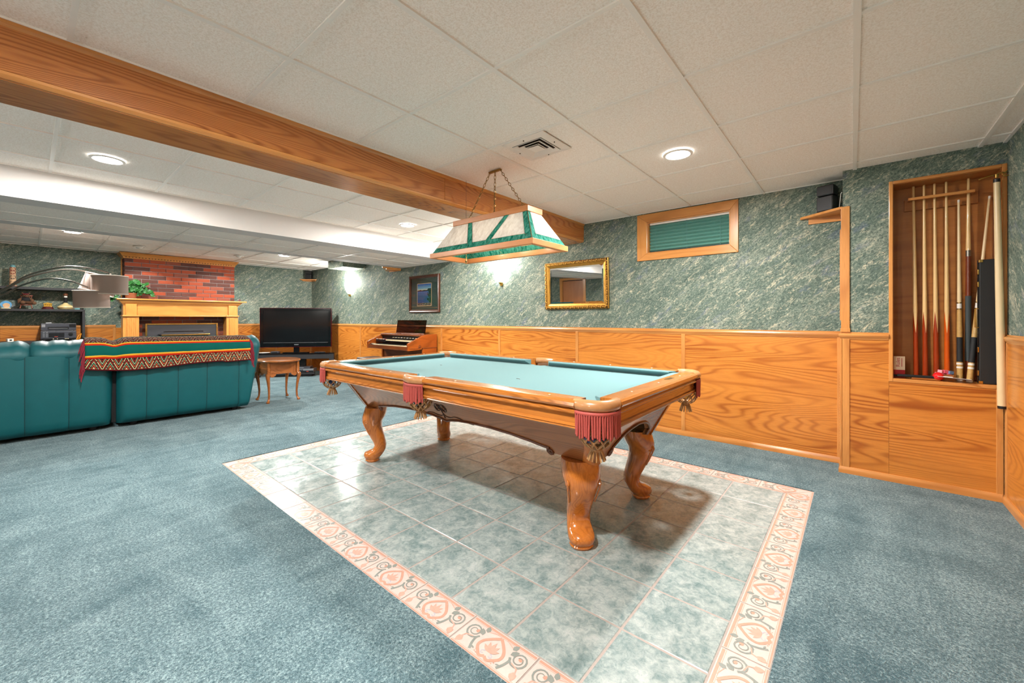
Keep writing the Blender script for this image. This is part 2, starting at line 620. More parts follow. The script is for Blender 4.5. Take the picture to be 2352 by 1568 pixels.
M['silver'] = plain('silver', rgb(150, 152, 156), 0.35, metal=0.6, var=0.05)
M['orange_plastic'] = plain('orange_plastic', rgb(216, 140, 36), 0.4)
M['white_gloss'] = plain('white_gloss', rgb(232, 228, 220), 0.25, var=0.03)
M['ivory'] = plain('ivory', rgb(214, 200, 164), 0.35, var=0.08)
M['key_black'] = plain('key_black', rgb(24, 22, 22), 0.3)
M['bench_leather'] = plain('bench_leather', rgb(46, 44, 46), 0.35, var=0.1)
M['bear_fur'] = plain('bear_fur', rgb(96, 66, 44), 0.95, var=0.3, scale=90)
M['cloth_black'] = plain('cloth_black', rgb(22, 22, 24), 0.85)
M['cap_red'] = plain('cap_red', rgb(150, 30, 40), 0.7)
M['wood_red'] = plain('wood_red', rgb(132, 66, 44), 0.5, var=0.2)
M['totem'] = plain('totem', rgb(206, 168, 130), 0.6, var=0.25, scale=30)
M['totem_dark'] = plain('totem_dark', rgb(58, 40, 36), 0.6)
M['totem_red'] = plain('totem_red', rgb(140, 50, 38), 0.6)
M['totem_teal'] = plain('totem_teal', rgb(106, 160, 168), 0.6)
M['bottle_cream'] = plain('bottle_cream', rgb(216, 196, 140), 0.3, var=0.15, scale=16)
M['cork'] = plain('cork', rgb(104, 58, 32), 0.4, var=0.2)
M['gold_toy'] = plain('gold_toy', rgb(222, 178, 80), 0.25, metal=0.8)
M['maroon'] = plain('maroon', rgb(78, 26, 30), 0.3)
M['plate_blue'] = plain('plate_blue', rgb(92, 158, 206), 0.25, var=0.3, scale=30)
M['cue_maple'] = plain('cue_maple', rgb(222, 184, 126), 0.22, var=0.08, scale=14, Coat_Weight=0.3)
M['cue_pale'] = plain('cue_pale', rgb(222, 196, 152), 0.3, var=0.08, scale=14)
M['cue_red'] = plain('cue_red', rgb(146, 50, 16), 0.2, var=0.15, scale=14, Coat_Weight=0.4)
M['cue_orange'] = plain('cue_orange', rgb(196, 80, 16), 0.2, var=0.12, scale=14, Coat_Weight=0.4)
M['cue_brown'] = plain('cue_brown', rgb(110, 48, 26), 0.25, var=0.15)
M['cue_birdseye'] = plain('cue_birdseye', rgb(186, 148, 88), 0.3, var=0.2, scale=80)
M['cue_wrap'] = plain('cue_wrap', rgb(26, 28, 30), 0.7)
M['cue_grip'] = plain('cue_grip', rgb(58, 66, 68), 0.7)
M['case_black'] = plain('case_black', rgb(26, 26, 27), 0.6, var=0.15, scale=200)
M['ball_red'] = plain('ball_red', rgb(214, 26, 30), 0.08, var=0.03, Coat_Weight=0.5)
M['ball_blue'] = plain('ball_blue', rgb(28, 62, 120), 0.08, var=0.03, Coat_Weight=0.5)
M['ball_black'] = plain('ball_black', rgb(22, 24, 30), 0.08, Coat_Weight=0.5)
M['ball_yellow'] = plain('ball_yellow', rgb(216, 170, 40), 0.08, Coat_Weight=0.5)
M['chalk_pink'] = plain('chalk_pink', rgb(214, 92, 112), 0.9)
M['chalk_pale'] = plain('chalk_pale', rgb(232, 160, 170), 0.9)
M['chalk_blue'] = plain('chalk_blue', rgb(96, 124, 160), 0.9)
M['paper_white'] = plain('paper_white', rgb(226, 226, 228), 0.6, var=0.02)
M['paper_ink'] = plain('paper_ink', rgb(112, 114, 122), 0.7)
M['paper_cream'] = plain('paper_cream', rgb(222, 206, 180), 0.7)
M['book_red'] = plain('book_red', rgb(168, 24, 36), 0.5)
M['bristle'] = plain('bristle', rgb(20, 20, 22), 0.9)
M['mat_green'] = plain('mat_green', rgb(46, 62, 56), 0.8)
M['mat_gold'] = plain('mat_gold', rgb(206, 164, 118), 0.5)
M['blind'] = plain('blind', rgb(104, 158, 148), 0.75, var=0.05, scale=120)
M['glass_white'] = None


def m_translucent(name, c1, c2, tr=0.55, scale=(6, 6, 40), rough=0.2):
    t = NT(name)
    n = t.noise(t.vmath('MULTIPLY', t.coord(), scale), 1.0, 3.0, 0.6, 0.6)
    col = t.mix(t.ramp(n, [(0.35, 0.0), (0.65, 1.0)]), c1, c2)
    p = t.n('ShaderNodeBsdfPrincipled')
    t.l(col, p.inputs['Base Color'])
    p.inputs['Roughness'].default_value = rough
    tl = t.n('ShaderNodeBsdfTranslucent')
    t.l(col, tl.inputs[0])
    mx = t.n('ShaderNodeMixShader')
    mx.inputs[0].default_value = tr
    t.l(p.outputs[0], mx.inputs[1])
    t.l(tl.outputs[0], mx.inputs[2])
    t.l(mx.outputs[0], t.out.inputs[0])
    return t.mat


M['glass_white'] = m_translucent('glass_white', rgb(222, 218, 212), rgb(244, 242, 238), 0.35, (40, 40, 9))
M['glass_green'] = m_translucent('glass_green', rgb(0, 122, 104), rgb(96, 188, 174), 0.45, (60, 60, 5))
M['glass_frost'] = m_translucent('glass_frost', rgb(244, 240, 232), rgb(250, 248, 244), 0.6)


def m_emit(name, col, s):
    t = NT(name)
    e = t.n('ShaderNodeEmission')
    e.inputs[0].default_value = col
    e.inputs[1].default_value = s
    t.l(e.outputs[0], t.out.inputs[0])
    return t.mat


M['lens_glow'] = m_emit('lens_glow', (1, 0.97, 0.93, 1), 30.0)
M['sconce_glow'] = m_emit('sconce_glow', (1, 0.97, 0.93, 1), 40.0)
M['bulb_glow'] = m_emit('bulb_glow', (1, 0.86, 0.66, 1), 9.0)
M['led_blue'] = m_emit('led_blue', (0.5, 0.7, 1, 1), 2.0)


def m_mirror():
    t = NT('mirror_glass')
    return t.bsdf((0.9, 0.92, 0.91, 1), 0.01, 1.0, 0.5)


M['mirror'] = m_mirror()


def m_clear():
    t = NT('clear_glass')
    g = t.n('ShaderNodeBsdfGlossy')
    g.inputs['Roughness'].default_value = 0.02
    tr = t.n('ShaderNodeBsdfTransparent')
    tr.inputs[0].default_value = (0.9, 0.93, 0.92, 1)
    lw = t.n('ShaderNodeLayerWeight')
    mx = t.n('ShaderNodeMixShader')
    t.l(t.math('MULTIPLY_ADD', t.math('POWER', lw.outputs['Facing'], 4.0), 0.6, 0.04), mx.inputs[0])
    t.l(tr.outputs[0], mx.inputs[1])
    t.l(g.outputs[0], mx.inputs[2])
    t.l(mx.outputs[0], t.out.inputs[0])
    return t.mat


M['clear_glass'] = m_clear()


def m_smoke():
    t = NT('smoked_acrylic')
    g = t.n('ShaderNodeBsdfGlossy')
    g.inputs['Roughness'].default_value = 0.03
    tr = t.n('ShaderNodeBsdfTransparent')
    tr.inputs[0].default_value = (0.24, 0.17, 0.12, 1)
    lw = t.n('ShaderNodeLayerWeight')
    mx = t.n('ShaderNodeMixShader')
    t.l(t.math('MULTIPLY_ADD', t.math('POWER', lw.outputs['Facing'], 4.0), 0.6, 0.04), mx.inputs[0])
    t.l(tr.outputs[0], mx.inputs[1])
    t.l(g.outputs[0], mx.inputs[2])
    t.l(mx.outputs[0], t.out.inputs[0])
    return t.mat


M['smoke'] = m_smoke()


def m_picture():
    """lake at dusk: sky, hills, water, a dark tree at the right, rocks at the foot"""
    t = NT('lake_print')
    u, v = t.sep(t.coord('UV'))[:2]
    vec = t.coord('UV')
    sky = t.mix(v, rgb(196, 190, 170), rgb(20, 86, 170))
    sky = t.ramp(v, [(0.70, rgb(206, 190, 160)), (0.80, rgb(120, 164, 190)), (1.0, rgb(16, 78, 160))])
    wat = t.ramp(v, [(0.10, rgb(70, 82, 140)), (0.4, rgb(44, 92, 136)), (0.66, rgb(86, 110, 168))])
    wat = t.mix(t.math('MULTIPLY', t.noise(t.vmath('MULTIPLY', vec, (10, 26, 1)), 1, 3), 0.5), wat, rgb(28, 70, 104))
    hill = t.math('MULTIPLY_ADD', t.noise(t.vmath('MULTIPLY', vec, (7, 0, 0)), 1, 3), 0.14, 0.64)
    col = t.mix(t.math('GREATER_THAN', v, hill), rgb(26, 28, 34), sky)
    col = t.mix(t.math('LESS_THAN', v, 0.66), col, wat)
    tree = t.math('MULTIPLY', t.math('GREATER_THAN', t.math('MULTIPLY_ADD', t.noise(t.vmath('MULTIPLY', vec, (9, 9, 1)), 1, 4), 0.8, u), 1.16), t.math('LESS_THAN', v, 0.78))
    leaf = t.ramp(t.noise(t.vmath('MULTIPLY', vec, (30, 30, 1)), 1, 3), [(0.4, rgb(12, 26, 26)), (0.62, rgb(44, 84, 74))])
    col = t.mix(tree, col, leaf)
    rock = t.ramp(t.noise(t.vmath('MULTIPLY', vec, (24, 30, 1)), 1, 3), [(0.45, rgb(28, 26, 30)), (0.6, rgb(170, 150, 140))])
    col = t.mix(t.math('LESS_THAN', v, 0.12), col, rock)
    return t.bsdf(col, 0.15, 0, 0.5, Coat_Weight=0.5, Coat_Roughness=0.03)


M['lake_print'] = m_picture()


def m_blanket():
    """woven throw: bands across the width, steps and diamonds along it"""
    t = NT('woven_blanket')
    u, v = t.sep(t.coord('UV'))[:2]
    GREEN, RED, YEL, ORA, DARK, CREAM, MAR = rgb(0, 92, 84), rgb(188, 26, 20), rgb(232, 186, 60), rgb(222, 92, 24), rgb(46, 40, 34), rgb(214, 204, 150), rgb(112, 28, 34)
    tri = t.math('ABSOLUTE', t.math('SUBTRACT', t.math('FRACT', t.math('MULTIPLY', u, 12.0)), 0.5))
    tri2 = t.math('ABSOLUTE', t.math('SUBTRACT', t.math('FRACT', t.math('MULTIPLY', u, 36.0)), 0.5))
    # lower pattern band
    y = t.math('MULTIPLY', v, 1.0)
    band = t.math('ADD', t.math('MULTIPLY', tri, 0.9), t.math('MULTIPLY', y, 2.2))
    pat = t.ramp(t.math('FRACT', t.math('MULTIPLY', band, 2.6)), [(0.0, DARK), (0.16, CREAM), (0.30, MAR), (0.46, ORA), (0.54, GREEN), (0.72, CREAM), (0.80, DARK), (0.92, RED)], 'CONSTANT')
    pat = t.mix(t.math('GREATER_THAN', t.math('ADD', tri2, t.math('MULTIPLY', t.math('ABSOLUTE', t.math('SUBTRACT', t.math('FRACT', t.math('MULTIPLY', v, 22.0)), 0.5)), 1.0)), 0.74), pat, DARK)
    str_ = t.ramp(v, [(0.0, MAR), (0.02, DARK), (0.19, RED), (0.210, ORA), (0.225, YEL), (0.245, GREEN), (0.385, RED), (0.405, ORA), (0.42, YEL), (0.44, DARK), (0.66, GREEN), (0.99, RED)], 'CONSTANT')
    inb = t.math('ADD', t.math('MULTIPLY', t.math('GREATER_THAN', v, 0.02), t.math('LESS_THAN', v, 0.19)), t.math('MULTIPLY', t.math('GREATER_THAN', v, 0.44), t.math('LESS_THAN', v, 0.66)))
    pat = t.mix(t.math('MULTIPLY', t.math('GREATER_THAN', v, 0.4), 0.6), pat, rgb(62, 26, 28))
    col = t.mix(inb, str_, pat)
    wv = t.noise(t.vmath('MULTIPLY', t.coord('UV'), (500, 160, 1)), 1, 2)
    return t.bsdf(t.mix(t.math('MULTIPLY', wv, 0.5), col, rgb(30, 24, 24)), 0.9, 0, 0.1)


M['blanket'] = m_blanket()
M['blanket_fringe'] = plain('blanket_fringe', rgb(122, 26, 44), 0.9, var=0.2, scale=120)
# ------------------------------------------------------------------ the room shell
YN = -2.4
UF, VF, DF, FR = -3.660, 1.1397, 0.3005, -0.0061
BW = 0.150             # width of the decorated border


def T(a, b):
    return (UF + a * math.cos(FR) - b * math.sin(FR), VF + a * math.sin(FR) + b * math.cos(FR))


FL, FWd = 11 * DF, 7 * DF
hole = [T(-BW, -BW), T(FL + BW, -BW), T(FL + BW, FWd + BW), T(-BW, FWd + BW)]
outer = [(XF - .1, YN - .1), (XR + .1, YN - .1), (XR + .1, YR + .1), (XF - .1, YR + .1)]
mb = MB()
zt = 0.009
mb.add([p + (zt,) for p in outer] + [p + (zt,) for p in hole] + [p + (-0.02,) for p in hole] + [p + (-0.02,) for p in outer],
       [(i, (i + 1) % 4, 4 + (i + 1) % 4, 4 + i) for i in range(4)] + [(4 + i, 4 + (i + 1) % 4, 8 + (i + 1) % 4, 8 + i) for i in range(4)] + [(12 + i, 12 + (i + 1) % 4, (i + 1) % 4, i) for i in range(4)])
floor = struct('floor', mb, 'carpet')
mb = MB()
mb.add([p + (0.0028,) for p in hole] + [p + (-0.02,) for p in hole], [(0, 1, 2, 3), (7, 6, 5, 4)] + [(i, 4 + i, 4 + (i + 1) % 4, (i + 1) % 4) for i in range(4)])
mb.build('grout_bed', 'grout', floor)
# field tiles: one bevelled slab, shared
g = 0.0070
mb = MB()
a0, a1 = g / 2, DF - g / 2
k = 0.003
mb.loft([[(a0, a0, -.004), (a1, a0, -.004), (a1, a1, -.004), (a0, a1, -.004)], [(a0, a0, .002), (a1, a0, .002), (a1, a1, .002), (a0, a1, .002)],
         [(a0 + k, a0 + k, .0045), (a1 - k, a0 + k, .0045), (a1 - k, a1 - k, .0045), (a0 + k, a1 - k, .0045)]])
tile_me = mb.mesh('tile', 'tile')
for i in range(11):
    for j in range(7):
        q = (i * 3 + j * 5) % 4
        c = T((i + .5) * DF, (j + .5) * DF)
        off = Vector((-DF / 2, -DF / 2, 0))
        off.rotate(Euler((0, 0, q * PI / 2 + FR)))
        inst('tile', tile_me, floor, (c[0] + off.x, c[1] + off.y, 0), (0, 0, q * PI / 2 + FR))


# border tiles with their printed scrolls, heart and leaves
ZK = [0]


def zk(z):
    ZK[0] = (ZK[0] + 1) % 14
    return z + ZK[0] * .00006


def ribbon(mb, pts, w, z, mi, taper=False):
    z = zk(z)
    P = [Vector((p[0], p[1])) for p in pts]
    n = len(P)
    L, R = [], []
    for i in range(n):
        t = (P[min(i + 1, n - 1)] - P[max(i - 1, 0)]).normalized()
        k = w / 2 * ((1 - 0.75 * i / (n - 1)) if taper else 1)
        L.append((P[i].x - t.y * k, P[i].y + t.x * k, z + i * .00002))
        R.append((P[i].x + t.y * k, P[i].y - t.x * k, z + i * .00002))
    mb.add(L + R, [(i, i + 1, n + i + 1, n + i) for i in range(n - 1)], mi)


def leaf2(mb, c, ang, ln, wd, z, mi):
    z = zk(z)
    pts = [(0, 0), (.3, .5), (.65, .42), (1, 0), (.65, -.42), (.3, -.5)]
    ca, sa = math.cos(ang), math.sin(ang)
    mb.add([(c[0] + (x * ln) * ca - (y * wd) * sa, c[1] + (x * ln) * sa + (y * wd) * ca, z) for x, y in pts], [(5, 4, 3, 2, 1, 0)], mi)


def border_mesh(L, W, cut0=0.0, cut1=0.0, name='border_tile'):
    """cut0/cut1: mitre at either end (length lost at the inner edge)"""
    mb = MB()
    zt = .0045
    e = 0.0032
    poly = [(e, e), (L - e, e), (L - e - cut1, W - e), (e + cut0, W - e)]
    mb.prism(poly, -.004, zt, 'xy', 0)
    z = zt + .0003
    def inx(y):
        f = y / W
        return e + cut0 * f + .003, L - e - cut1 * f - .003
    for y0, y1, mi in ((.005, .011, 1), (.0135, .0155, 2), (W - .017, W - .007, 1), (W - .0215, W - .0195, 2)):
        xa, xb = inx(y0)
        xc, xd = inx(y1)
        mb.add([(xa, y0, z), (xb, y0, z), (xd, y1, z), (xc, y1, z)], [(0, 1, 2, 3)], mi)
    cx = L / 2
    half = smoothpath([(0, .030, 0), (.016, .022, 0), (.030, .030, 0), (.050, .052, 0), (.047, .078, 0), (.026, .102, 0), (0, .124, 0)], 4)
    for s in (-1, 1):
        ribbon(mb, [(cx + s * p.x, p.y) for p in half], .0115, z, 1)
        # scroll
        sp = []
        for i in range(26):
            a = i / 25 * 1.85 * 2 * PI
            r = .034 * (1 - i / 25 * .74)
            sp.append((cx + s * (.104 + r * math.cos(a + 3.4)), .092 + r * math.sin(a + 3.4)))
        stem = smoothpath([(cx + s * .062, .020, 0), (cx + s * .073, .044, 0), (cx + s * .078, .070, 0), (sp[0][0], sp[0][1], 0)], 3)
        lo, hi = .004 + cut0 * .5, L - .004 - cut1 * .5
        if not (s < 0 and cut0) and not (s > 0 and cut1):
            ribbon(mb, [(p.x, p.y) for p in stem] + sp[1:], .0105, z, 3, True)
            leaf2(mb, (cx + s * .060, .112), 1.2 if s > 0 else PI - 1.2, .030, .020, z, 3)
            leaf2(mb, (cx + s * .066, .092), .9 if s > 0 else PI - .9, .034, .020, z, 3)
            leaf2(mb, (cx + s * .118, .046), -1.2 if s > 0 else PI + 1.2, .034, .026, z, 2)
            leaf2(mb, (cx + s * .100, .092), .6, .020, .016, z, 1)
            ribbon(mb, [(cx + s * .132, .020), (cx + s * .118, .060), (cx + s * .090, .068)], .005, z, 2)
        for q in range(5):
            leaf2(mb, (cx + s * .036 + .005 * math.cos(q * 1.257), .030 + .005 * math.sin(q * 1.257)), q * 1.257, .006, .005, z + .0001, 1)
        leaf2(mb, (cx + s * .050, .030), .3 if s > 0 else PI - .3, .018, .007, z, 3)
        leaf2(mb, (cx + s * .016, .046), 2.0 * s if s > 0 else 1.14, .010, .009, z + .0001, 4)
        ribbon(mb, [(cx + s * .012, .038), (cx + s * .022, .034), (cx + s * .024, .044), (cx + s * .016, .048)], .004, z + .0001, 4)
        ribbon(mb, [(cx + s * .058, .118), (cx + s * .020, .132)], .003, z, 2)
    for k_, a in enumerate((-1.0, -.5, 0, .5, 1.0)):
        leaf2(mb, (cx, .050), PI / 2 - a, .050 - .010 * abs(a), .015, z, 2)
    return mb.mesh(name, ['border_cream', 'border_peach', 'border_pink', 'border_grey', 'border_lilac'])


bt = border_mesh(DF, BW)
btA = border_mesh(DF, BW, BW, 0, 'border_tile')
btB = border_mesh(DF, BW, 0, BW, 'border_tile')


def border_run(start, ang, length):
    n = int(math.ceil(length / DF))
    # start, ang: outer corner and direction; mitred tile at either end, the last but one cut to fit
    ca, sa = math.cos(ang), math.sin(ang)
    pos = 0.0
    segs = []
    rest = length - 2 * DF
    m = int(rest // DF)
    cutl = rest - m * DF
    segs.append((0.0, btA, 1.0))
    x = DF
    for i in range(m):
        segs.append((x, bt, 1.0))
        x += DF
    if cutl > .02:
        segs.append((x, bt, cutl / DF))
        x += cutl
    segs.append((x, btB, 1.0))
    for x, me, sx in segs:
        inst('border_tile', me, floor, (start[0] + ca * x, start[1] + sa * x, 0), (0, 0, ang), (sx, 1, 1))


border_run(hole[0], FR, FL + 2 * BW)
border_run(hole[1], FR + PI / 2, FWd + 2 * BW)
border_run(hole[2], FR + PI, FL + 2 * BW)
border_run(hole[3], FR - PI / 2, FWd + 2 * BW)

# ---- ceiling: slab above, tee grid and lay-in panels
GU, GV, GS = 0.0138, 0.1072, 0.6096
ceiling = struct('ceiling', MB().box(XF - .1, XR + .1, YN - .1, YR + .1, ZC + .12, ZC + .2), 'white_paint')
SOF0, SOF1, ZS = -5.95, -4.60, 2.027
BM0, BM1, ZB = -2.680, -2.376, 2.035
bays = [(BM1, XR), (SOF1, BM0), (XF, SOF0)]
pan_cache = {}


def panel_mesh(w, h):
    key = (round(w, 3), round(h, 3))
    if key not in pan_cache:
        pan_cache[key] = MB().box(-w / 2, w / 2, -h / 2, h / 2, 0, .015).mesh('ceiling_panel', 'ceiling_tile')
    return pan_cache[key]


def frange(lo, hi, g0, gs):
    k = math.ceil((lo - g0) / gs - 1e-6)
    out = [lo]
    while g0 + k * gs < hi - .02:
        if g0 + k * gs > lo + .02:
            out.append(g0 + k * gs)
        k += 1
    out.append(hi)
    return out


for bx0, bx1 in bays:
    us = frange(bx0, bx1, GU, GS)
    vs = frange(YN, YR, GV, GS)
    for i in range(len(us) - 1):
        for j in range(len(vs) - 1):
            w, h = us[i + 1] - us[i] - .004, vs[j + 1] - vs[j] - .004
            if w > .03 and h > .03:
                inst('ceiling_panel', panel_mesh(w, h), ceiling, ((us[i] + us[i + 1]) / 2, (vs[j] + vs[j + 1]) / 2, ZC + .007))
    for i, u in enumerate(us):
        e = .0115 if 0 < i < len(us) - 1 else .016
        a, b = u - e, u + e
        a, b = max(a, bx0), min(b, bx1)
        MB().box(a, b, YN, YR, ZC - .001, ZC + .007).build('main_tee', 'white_metal', ceiling)
    for j, v in enumerate(vs):
        e = .009
        a, b = max(v - e, YN), min(v + e, YR)
        MB().box(bx0, bx1, a, b, ZC - .0002, ZC + .007).build('cross_tee', 'white_metal', ceiling)

# dropped white soffit across the room, its underside filled with ceiling panels
sof = MB().box(SOF1 - .02, SOF1, YN, YR, ZS, ZC + .02)
sof.box(SOF0, SOF0 + .02, YN, YR, ZS, ZC + .02)
sof.box(SOF1 - .25, SOF1 - .02, YN, YR, ZS, ZS + .02)
sof.box(SOF0 + .02, SOF0 + .2, YN, YR, ZS, ZS + .02)
soffit = sof.build('soffit', 'white_paint', ceiling)
sv = frange(YN, YR, 0.42, 0.6096)
loose = None
for j in range(len(sv) - 1):
    for (a, b) in ((SOF0 + .2, -5.30), (-5.30, SOF1 - .25)):
        w, h = b - a - .004, sv[j + 1] - sv[j] - .004
        if h < .03:
            continue
        cy = (sv[j] + sv[j + 1]) / 2
        lift = 0.0
        rot = (0, 0, 0)
        if 3.2 < cy < 3.6 and a < -5.5:
            rot = (0, math.radians(-4.0), 0)
            lift = .035
        inst('soffit_panel', panel_mesh(w, h), soffit, ((a + b) / 2, cy, ZS + .006 + lift), rot)
for v in sv:
    MB().box(SOF0 + .2, SOF1 - .25, max(YN, v - .012), min(YR, v + .012), ZS + .0003, ZS + .005).build('soffit_tee', 'white_metal', soffit)
MB().box(-5.306, -5.294, YN, YR, ZS + .0012, ZS + .005).build('soffit_tee', 'white_metal', soffit)


# ---- walls
def wall_box(mb, x0, x1, y0, y1, z0=0.0, z1=ZC + .12):
    mb.box(x0, x1, y0, y1, z0, z1)


WX0, WX1, WZ0, WZ1 = -1.627, -0.856, 1.831, 2.150      # window opening
mb = MB()
wall_box(mb, XF - .1, WX0, YR, YR + .1)
wall_box(mb, WX1, XR + .1, YR, YR + .1)
wall_box(mb, WX0, WX1, YR, YR + .1, 0, WZ0)
wall_box(mb, WX0, WX1, YR, YR + .1, WZ1, ZC + .12)
wall_long = struct('wall_back', mb, 'wallpaper')
wall_fire = struct('wall_left', MB().box(XF - .1, XF, YN - .1, YR + .1, 0, ZC + .12), 'wallpaper')
wall_rt = struct('wall_right', MB().box(XR, XR + .1, YN - .1, YR + .1, 0, ZC + .12), 'wallpaper')
DX0, DX1 = -6.85, -6.10
mb = MB()
wall_box(mb, XF - .1, DX0, YN - .1, YN)
wall_box(mb, DX1, XR + .1, YN - .1, YN)
wall_box(mb, DX0, DX1, YN - .1, YN, 2.03, ZC + .12)
wall_near = struct('wall_front', mb, 'wallpaper')
# boxed-out wall with the cue alcove
BX0 = -0.055
NX0, NX1, NZ0, NZ1, NY = 0.213, 0.716, 0.727, 2.100, 4.125
mb = MB()
mb.box(BX0, NX0, YB, YR, 0, ZC + .01)
mb.box(NX1, XR, YB, YR, 0, ZC + .01)
mb.box(NX0, NX1, YB, YR, 0, NZ0)
mb.box(NX0, NX1, YB, YR, NZ1, ZC + .01)
mb.box(NX0, NX1, NY, YR, NZ0, NZ1)
alcove = struct('wall_alcove', mb, 'wallpaper')
t_ = .008
MB().box(NX0, NX1, NY - t_, NY, NZ0, NZ1).build('alcove_back', 'oak_niche', alcove)
MB().box(NX0, NX0 + t_, YB, NY - t_, NZ0, NZ1).build('alcove_side', 'oak_niche', alcove)
MB().box(NX1 - t_, NX1, YB, NY - t_, NZ0, NZ1).build('alcove_side', 'oak_niche', alcove)
MB().box(NX0 + t_, NX1 - t_, YB, NY - t_, NZ0, NZ0 + t_).build('alcove_shelf', 'oak_niche', alcove)
MB().box(NX0 + t_, NX1 - t_, YB, NY - t_, NZ1 - t_, NZ1).build('alcove_top', 'oak_niche', alcove)
cs = .017
MB().box(NX0 - cs, NX0 + .004, YB - .012, YB, NZ0 - cs, NZ1 + cs).build('alcove_casing', 'oak_trim_z', alcove, bevel=.003)
MB().box(NX1 - .004, XR, YB - .012, YB, NZ0 - cs, NZ1 + cs).build('alcove_casing', 'oak_trim_z', alcove, bevel=.003)
MB().box(NX0 + .004, NX1 - .004, YB - .012, YB, NZ1 - .004, NZ1 + cs).build('alcove_casing', 'oak_trim', alcove, bevel=.003)
MB().box(NX0 + .004, NX1 - .004, YB - .012, YB, NZ0 - cs, NZ0 + .006).build('alcove_casing', 'oak_trim', alcove, bevel=.003)
# slotted board and rail that hold the cue tips
MB().box(.285, .640, NY - .030, NY - t_, 1.925, 2.005).build('cue_rack_board', 'oak_niche', alcove, bevel=.002)
MB().box(.300, .615, NY - .105, NY - .085, 1.985, 2.003).build('cue_rack_rail', 'oak_trim', alcove, bevel=.002)
for x in (.302, .607):
    MB().box(x, x + .010, NY - .086, NY - .030, 1.987, 2.001).build('cue_rack_arm', 'oak_niche', alcove)

# ---- wainscot: panels, stiles, rails
RAIL = [(0, 1.000), (.012, 1.000), (.014, 1.010), (.022, 1.018), (.025, 1.030), (.020, 1.041), (.008, 1.046), (.008, 1.053), (0, 1.053)]
BASE = [(0, 0), (.017, 0), (.017, .036), (.012, .046), (.008, .056), (0, .058)]


def panel_run_x(parent, xs, y, face, z1=1.004):
    for a, b in zip(xs[:-1], xs[1:]):
        MB().box(a + .001, b - .001, min(y, y + face * .007), max(y, y + face * .007), 0, z1).build('wainscot_panel', 'oak_panel', parent)
    for x in xs:
        MB().box(x - .018, x + .018, min(y, y + face * .014), max(y, y + face * .014), .05, z1).build('stile', 'oak_trim_z', parent, bevel=.003)


def panel_run_y(parent, ys, x, face, z1=1.004):
    for a, b in zip(ys[:-1], ys[1:]):
        MB().box(min(x, x + face * .007), max(x, x + face * .007), a + .001, b - .001, 0, z1).build('wainscot_panel', 'oak_panel_y', parent)
    for y in ys:
        MB().box(min(x, x + face * .014), max(x, x + face * .014), y - .018, y + .018, .05, z1).build('stile', 'oak_trim_z', parent, bevel=.003)


panel_run_x(wall_long, [-9.35, -8.46, -7.258, -6.07, -4.876, -3.674, -2.462, -1.267, -0.075], YR, -1)
panel_run_y(wall_fire, [-2.38, -1.2, -.42, .45, .93, 2.70, 3.42, 4.15], XF, 1)
panel_run_x(wall_near, [-9.3, -8.1, DX0 - .10], YN, 1)
panel_run_x(wall_near, [DX1 + .10, -4.9, -3.7, -2.5, -1.3, -.1, .71], YN, 1)
panel_run_y(wall_rt, [-2.38, -1.2, 0.0, 1.2, 2.4, 3.90], XR, -1)
# under and beside the alcove
MB().box(BX0 + .012, NX0 - cs, YB - .007, YB, 0, 1.004).build('wainscot_panel', 'oak_panel', alcove)
MB().box(NX0 - cs + .001, XR - .03, YB - .007, YB, 0, NZ0 - cs).build('wainscot_panel', 'oak_panel', alcove)
MB().box(BX0 - .002, BX0 + .040, YB - .014, YB - .001, .05, 1.004).build('stile', 'oak_trim_z', alcove, bevel=.003)
MB().box(XR - .045, XR - .014, YB - .012, YB, .05, NZ0 - cs).build('stile', 'oak_trim_z', alcove, bevel=.003)
MB().box(BX0 - .008, BX0, YB + .002, YR - .014, 0, 1.004).build('wainscot_panel', 'oak_panel_y', alcove)
MB().box(BX0 - .016, BX0 - .003, YB - .014, YB + .034, .05, 1.004).build('stile', 'oak_trim_z', alcove, bevel=.003)
# corner guard above the rail
mb = MB()
mb.box(BX0 - .010, BX0 + .040, YB - .011, YB, 1.053, 1.985)
mb.box(BX0 - .010, BX0, YB, YB + .04, 1.053, 1.985)
mb.build('corner_guard', 'oak_trim_z', alcove, bevel=.002)
MB().box(BX0 - .014, BX0 + .043, YB - .016, YB - .011, 1.053, 1.082).build('guard_foot', 'oak_trim_z', alcove, bevel=.002)


def grille(z0, z1):
    """narrow slotted oak grille on the return of the boxed-out wall"""
    gr = MB().box(BX0 - .018, BX0 - .008, YB + .060, YB + .075, z0, z1).box(BX0 - .018, BX0 - .008, YB + .165, YB + .18, z0, z1).box(BX0 - .018, BX0 - .008, YB + .075, YB + .165, z0, z0 + .015).box(BX0 - .018, BX0 - .008, YB + .075, YB + .165, z1 - .015, z1).build('return_grille', 'oak_trim_z', alcove)
    n = int((z1 - z0 - .03) / .022)
    sl = MB().obox((0, 0, 0), (.014, .09, .004), (0, .6, 0)).mesh('slat', 'oak_trim_y')
    for i in range(n):
        inst('slat', sl, gr, (BX0 - .013, YB + .12, z0 + .026 + i * .022))


grille(1.14, 1.83)
grille(.12, .78)

